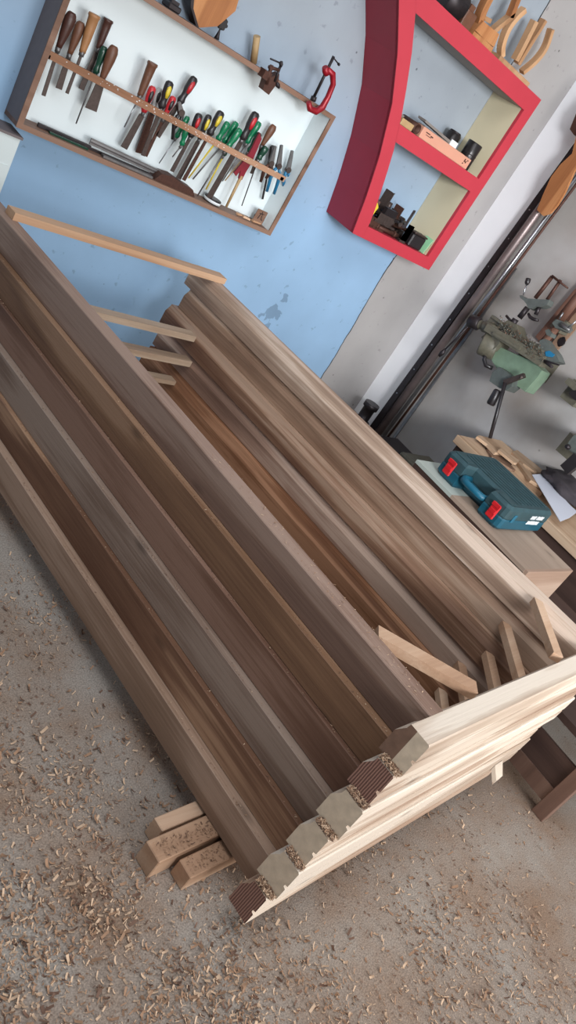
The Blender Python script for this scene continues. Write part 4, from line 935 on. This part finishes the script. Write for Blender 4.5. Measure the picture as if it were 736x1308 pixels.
# long wooden box on the stand
th = thing('wooden_box','long closed wooden box with pale end board lying under the teal tool case','box',(2.75,1.15,.298))
bz = .2985
mb = MB(); mb.box((2.566,.893,.436),(2.94,1.29,.45)); mb.build('lid','box_wood',th)
mb = MB(); mb.box((2.566,1.29,.436),(2.94,1.5,.45)); mb.build('white_lid_panel','box_white',th)
mb = MB(); mb.box((2.568,.880,bz),(2.938,.893,.45)); mb.build('end_board','box_end',th)
mb = MB(); mb.box((2.568,.893,bz),(2.58,1.5,.436)); mb.build('side_board','bench_dark',th)
mb = MB(); mb.box((2.926,.893,bz),(2.938,1.5,.436)); mb.build('side_board','bench_dark',th)
mb = MB(); mb.box((2.58,1.488,bz),(2.926,1.5,.436)); mb.build('end_board','box_wood',th)

# teal tool case
tx, ty, tz = 2.618, 1.092, .4505; TW, TL = .352, .352
tc = thing('tool_case','teal plastic power tool case with red latches lying on the wooden box','tool case',(tx+TW/2,ty+TL/2,tz))
def case_half(z0, z1, ins, name, mat):
    mb = MB(); r = .022
    def foot(i, r):
        a, b2, c, d = tx+i, tx+TW-i, ty+i, ty+TL-i
        n0, n1, dp = ty+.105-i*.3, ty+TL-.105+i*.3, tx+.062+i
        return [(a+r,c),(b2-r,c),(b2-r*.3,c+r*.3),(b2,c+r),(b2,d-r),(b2-r*.3,d-r*.3),(b2-r,d),(a+r,d),(a+r*.3,d-r*.3),(a,d-r),(a,n1),(dp,n1-.01),(dp,n0+.01),(a,n0),(a,c+r),(a+r*.3,c+r*.3)]
    rings = [(z0, foot(ins[0], r)), (z0+(z1-z0)*ins[2], foot(0, r)), (z0+(z1-z0)*ins[3], foot(0, r)), (z1, foot(ins[1], r))]
    n = 16; vs = [V((x,y,z)) for z, f_ in rings for x, y in f_]
    fs = [list(range(n))[::-1], [3*n+k for k in range(n)]]
    for i in range(3):
        for k in range(n): fs.append((i*n+k,i*n+(k+1)%n,(i+1)*n+(k+1)%n,(i+1)*n+k))
    mb.add(vs, fs); return mb.build(name, mat, tc)
case_half(tz, tz+.052, (.012,.002,.25,.9), 'lower_shell','teal')
lid_ = case_half(tz+.0525, tz+.106, (.002,.010,.1,.78), 'lid','teal_top')
mb = MB()
for k in range(9):
    x = tx+.085+k*.028; mb.box((x,ty+.03,tz+.1062),(x+.012,ty+TL-.03,tz+.1095),bev=.0015)
mb.box((tx+.02,ty+.02,tz+.1062),(tx+.06,ty+.09,tz+.109),bev=.002); mb.box((tx+.02,ty+TL-.09,tz+.1062),(tx+.06,ty+TL-.02,tz+.109),bev=.002)
mb.build('lid_ribs','teal_top',lid_)
mb = MB(); mb.tube([V((tx+.06,ty+.118,tz+.055)),V((tx+.02,ty+.116,tz+.055)),V((tx+.004,ty+.125,tz+.055)),V((tx-.002,ty+.15,tz+.055)),V((tx-.003,ty+TL/2,tz+.055)),V((tx-.002,ty+TL-.15,tz+.055)),V((tx+.004,ty+TL-.125,tz+.055)),V((tx+.02,ty+TL-.116,tz+.055)),V((tx+.06,ty+TL-.118,tz+.055))],.0135,12)
mb.build('handle','teal_l',tc)
for yy in (ty+.052, ty+TL-.052):
    mb = MB(); mb.box((tx-.010,yy-.019,tz+.022),(tx-.001,yy+.019,tz+.085),bev=.004); mb.box((tx-.013,yy-.014,tz+.045),(tx-.009,yy+.014,tz+.06),bev=.001); mb.box((tx-.014,yy-.019,tz+.070),(tx-.009,yy+.019,tz+.085),bev=.001); mb.build('latch','latch',tc)
mb = MB(); mb.box((tx+.055,ty-.004,tz+.044),(tx+.075,ty+.001,tz+.078),bev=.002); mb.build('hinge_tab','teal_l',tc)
# two short rows of white stencilled print on the end face
mb = MB(); rg = random.Random(5)
for row, (z0, xs) in enumerate(((tz+.066,[0,1,2,3.6,4.6,5.6,6.6]),(tz+.042,[0,1,2,3,4,5,6.]))):
    for q in xs:
        x = tx+.19+q*.0135+row*-.004; z = z0; yy = ty-.0012
        mb.blade(V((x,yy,z)),V((x+.003,yy,z+.016)),.0042,.0042,.001)
        mb.blade(V((x+.007,yy,z)),V((x+.010,yy,z+.016)),.0032,.0032,.001)
        mb.box((x,yy-.0005,z+rg.choice((0,.006,.012))),(x+.010,yy+.0005,z+rg.choice((.0035,.009,.015))+.002))
mb.build('white_print','letter',tc)

# offcuts on the bench
def offcut(poly, z0, th_, name, label, mat='plank'):
    mb = MB(); mb.prism([onz(px,py,z0) for px,py in poly],(0,0,th_)); return tag(mb.build(name,mat),label,'board','offcut boards piled on the low bench')
E5 = lambda x, y: (596+x/5.257, 540+y/5.257)
offcut([E5(130,185),E5(255,220),E5(330,330),E5(300,330),E5(160,240)],.4505,.012,'offcut_board','dark thin offcut at the bottom of the pile behind the tool case','board_tan')
offcut([E5(60,105),E5(75,100),E5(225,135),E5(300,200),E5(285,225),E5(180,215),E5(130,160)],.465,.014,'offcut_board','pale board farthest left in the offcut pile on the bench')
offcut([E5(205,195),E5(225,185),E5(345,265),E5(330,285),E5(310,280)],.480,.012,'offcut_board','narrow pale strip lying across the offcut pile')
offcut([E5(290,210),E5(330,200),E5(470,310),E5(520,360),E5(450,350),E5(370,290)],.465,.016,'offcut_board','broad pale board in the middle of the offcut pile')
offcut([E5(355,205),E5(450,225),E5(530,300),E5(520,330),E5(430,270)],.4505,.013,'offcut_board','brown board at the back of the offcut pile against the wall','board_tan')
offcut([E5(290,300),E5(315,280),E5(400,350),E5(440,400),E5(500,480),E5(490,495),E5(400,410)],.4505,.02,'offcut_board','long narrow board in front of the pile, against the tool case')
offcut([E5(330,275),E5(350,285),E5(460,390),E5(500,440),E5(480,440),E5(420,400)],.472,.014,'offcut_board','rough edged strip resting on the long narrow board')
mb = MB(); mb.prism([onz(*E5(440,350),.4865),onz(*E5(500,345),.4865),onz(*E5(700,560),.4865),onz(*E5(745,600),.4865),onz(*E5(690,640),.4865),onz(*E5(628,665),.4865)],(0,0,.002))
tag(mb.build('paper_sheets','paper'),'white paper sheets lying under the dark cloth on the bench','papers')
# dark cloth
c = onz(718,622,.53)
mb = MB(); nu, nv = 40, 24; vs = []; fs = []
ctr = onz(728,628,.50)
for j in range(nv+1):
    for i in range(nu):
        a = 2*math.pi*i/nu; ph = math.pi*j/nv
        d = V((math.sin(ph)*math.cos(a), math.sin(ph)*math.sin(a), math.cos(ph)))
        q = V((d.x*.125, d.y*.16, d.z*.055))
        f_ = 1+.28*noise.noise(d*2.2+V((4,1,7)))+.14*abs(noise.noise(V((d.x*7,d.y*2.5,d.z*7))))
        q = q*f_; q.z = max(q.z, -.012); vs.append(ctr+q)
for j in range(nv):
    for i in range(nu): fs.append((j*nu+i, j*nu+(i+1)%nu, (j+1)*nu+(i+1)%nu, (j+1)*nu+i))
mb.add(vs, fs, 0, True); tag(mb.build('dark_cloth','cloth'),'crumpled dark grey cloth bundled on the papers on the bench','cloth')

# ------------------------------------------------------------------ camera, light, world
cam = bpy.data.cameras.new('camera'); co = bpy.data.objects.new('camera', cam); COL.objects.link(co)
cam.sensor_fit = 'VERTICAL'; cam.sensor_height = 36; cam.sensor_width = 36*736/1308; cam.lens = F*36/1308
cam.clip_start = .02; cam.clip_end = 60
Rm = Matrix((RT.normalized(), UP.normalized(), -FW.normalized())).transposed()
co.matrix_world = Matrix.Translation(EYE) @ Rm.to_4x4()
SC.camera = co
def area(name, loc, target, sx, sy, e, col):
    l = bpy.data.lights.new(name, 'AREA'); l.shape = 'RECTANGLE'; l.size = sx; l.size_y = sy; l.energy = e; l.color = col
    o = bpy.data.objects.new(name, l); COL.objects.link(o); o.location = loc
    o.rotation_euler = (V(target)-V(loc)).to_track_quat('-Z','Y').to_euler(); return o
area('doorway_light', (2.7,-3.0,1.3), (1.9,1.0,.6), 1.5, 2.0, 108, (1,.985,.96))
area('fill_light', (1.0,-3.1,2.0), (2.2,2.4,1.0), 1.4, 1.4, 76, (.93,.96,1))  # added front fill for leg sides and right wall, no actual window
l_ = area('corner_fill_light', (.3,-2.2,2.0), (3.67,2.5,1.1), .9, .9, 17, (.95,.97,1)); l_.data.spread = math.radians(46)  # added narrow fill aimed at the pilaster and corner, no actual window
area('overhead_fill_light', (.9,.3,3.3), (1.1,1.0,0), 2.2, 2.2, 54, (.95,.97,1))  # added overhead fill that lightens the top faces, no roof opening
w = bpy.data.worlds.new('world'); SC.world = w; w.use_nodes = True
bg = w.node_tree.nodes['Background']; bg.inputs[0].default_value = (.86,.92,1,1); bg.inputs[1].default_value = .42
SC.view_settings.view_transform = 'Standard'
SC.view_settings.look = 'None'; SC.view_settings.exposure = -.08; SC.view_settings.gamma = 1
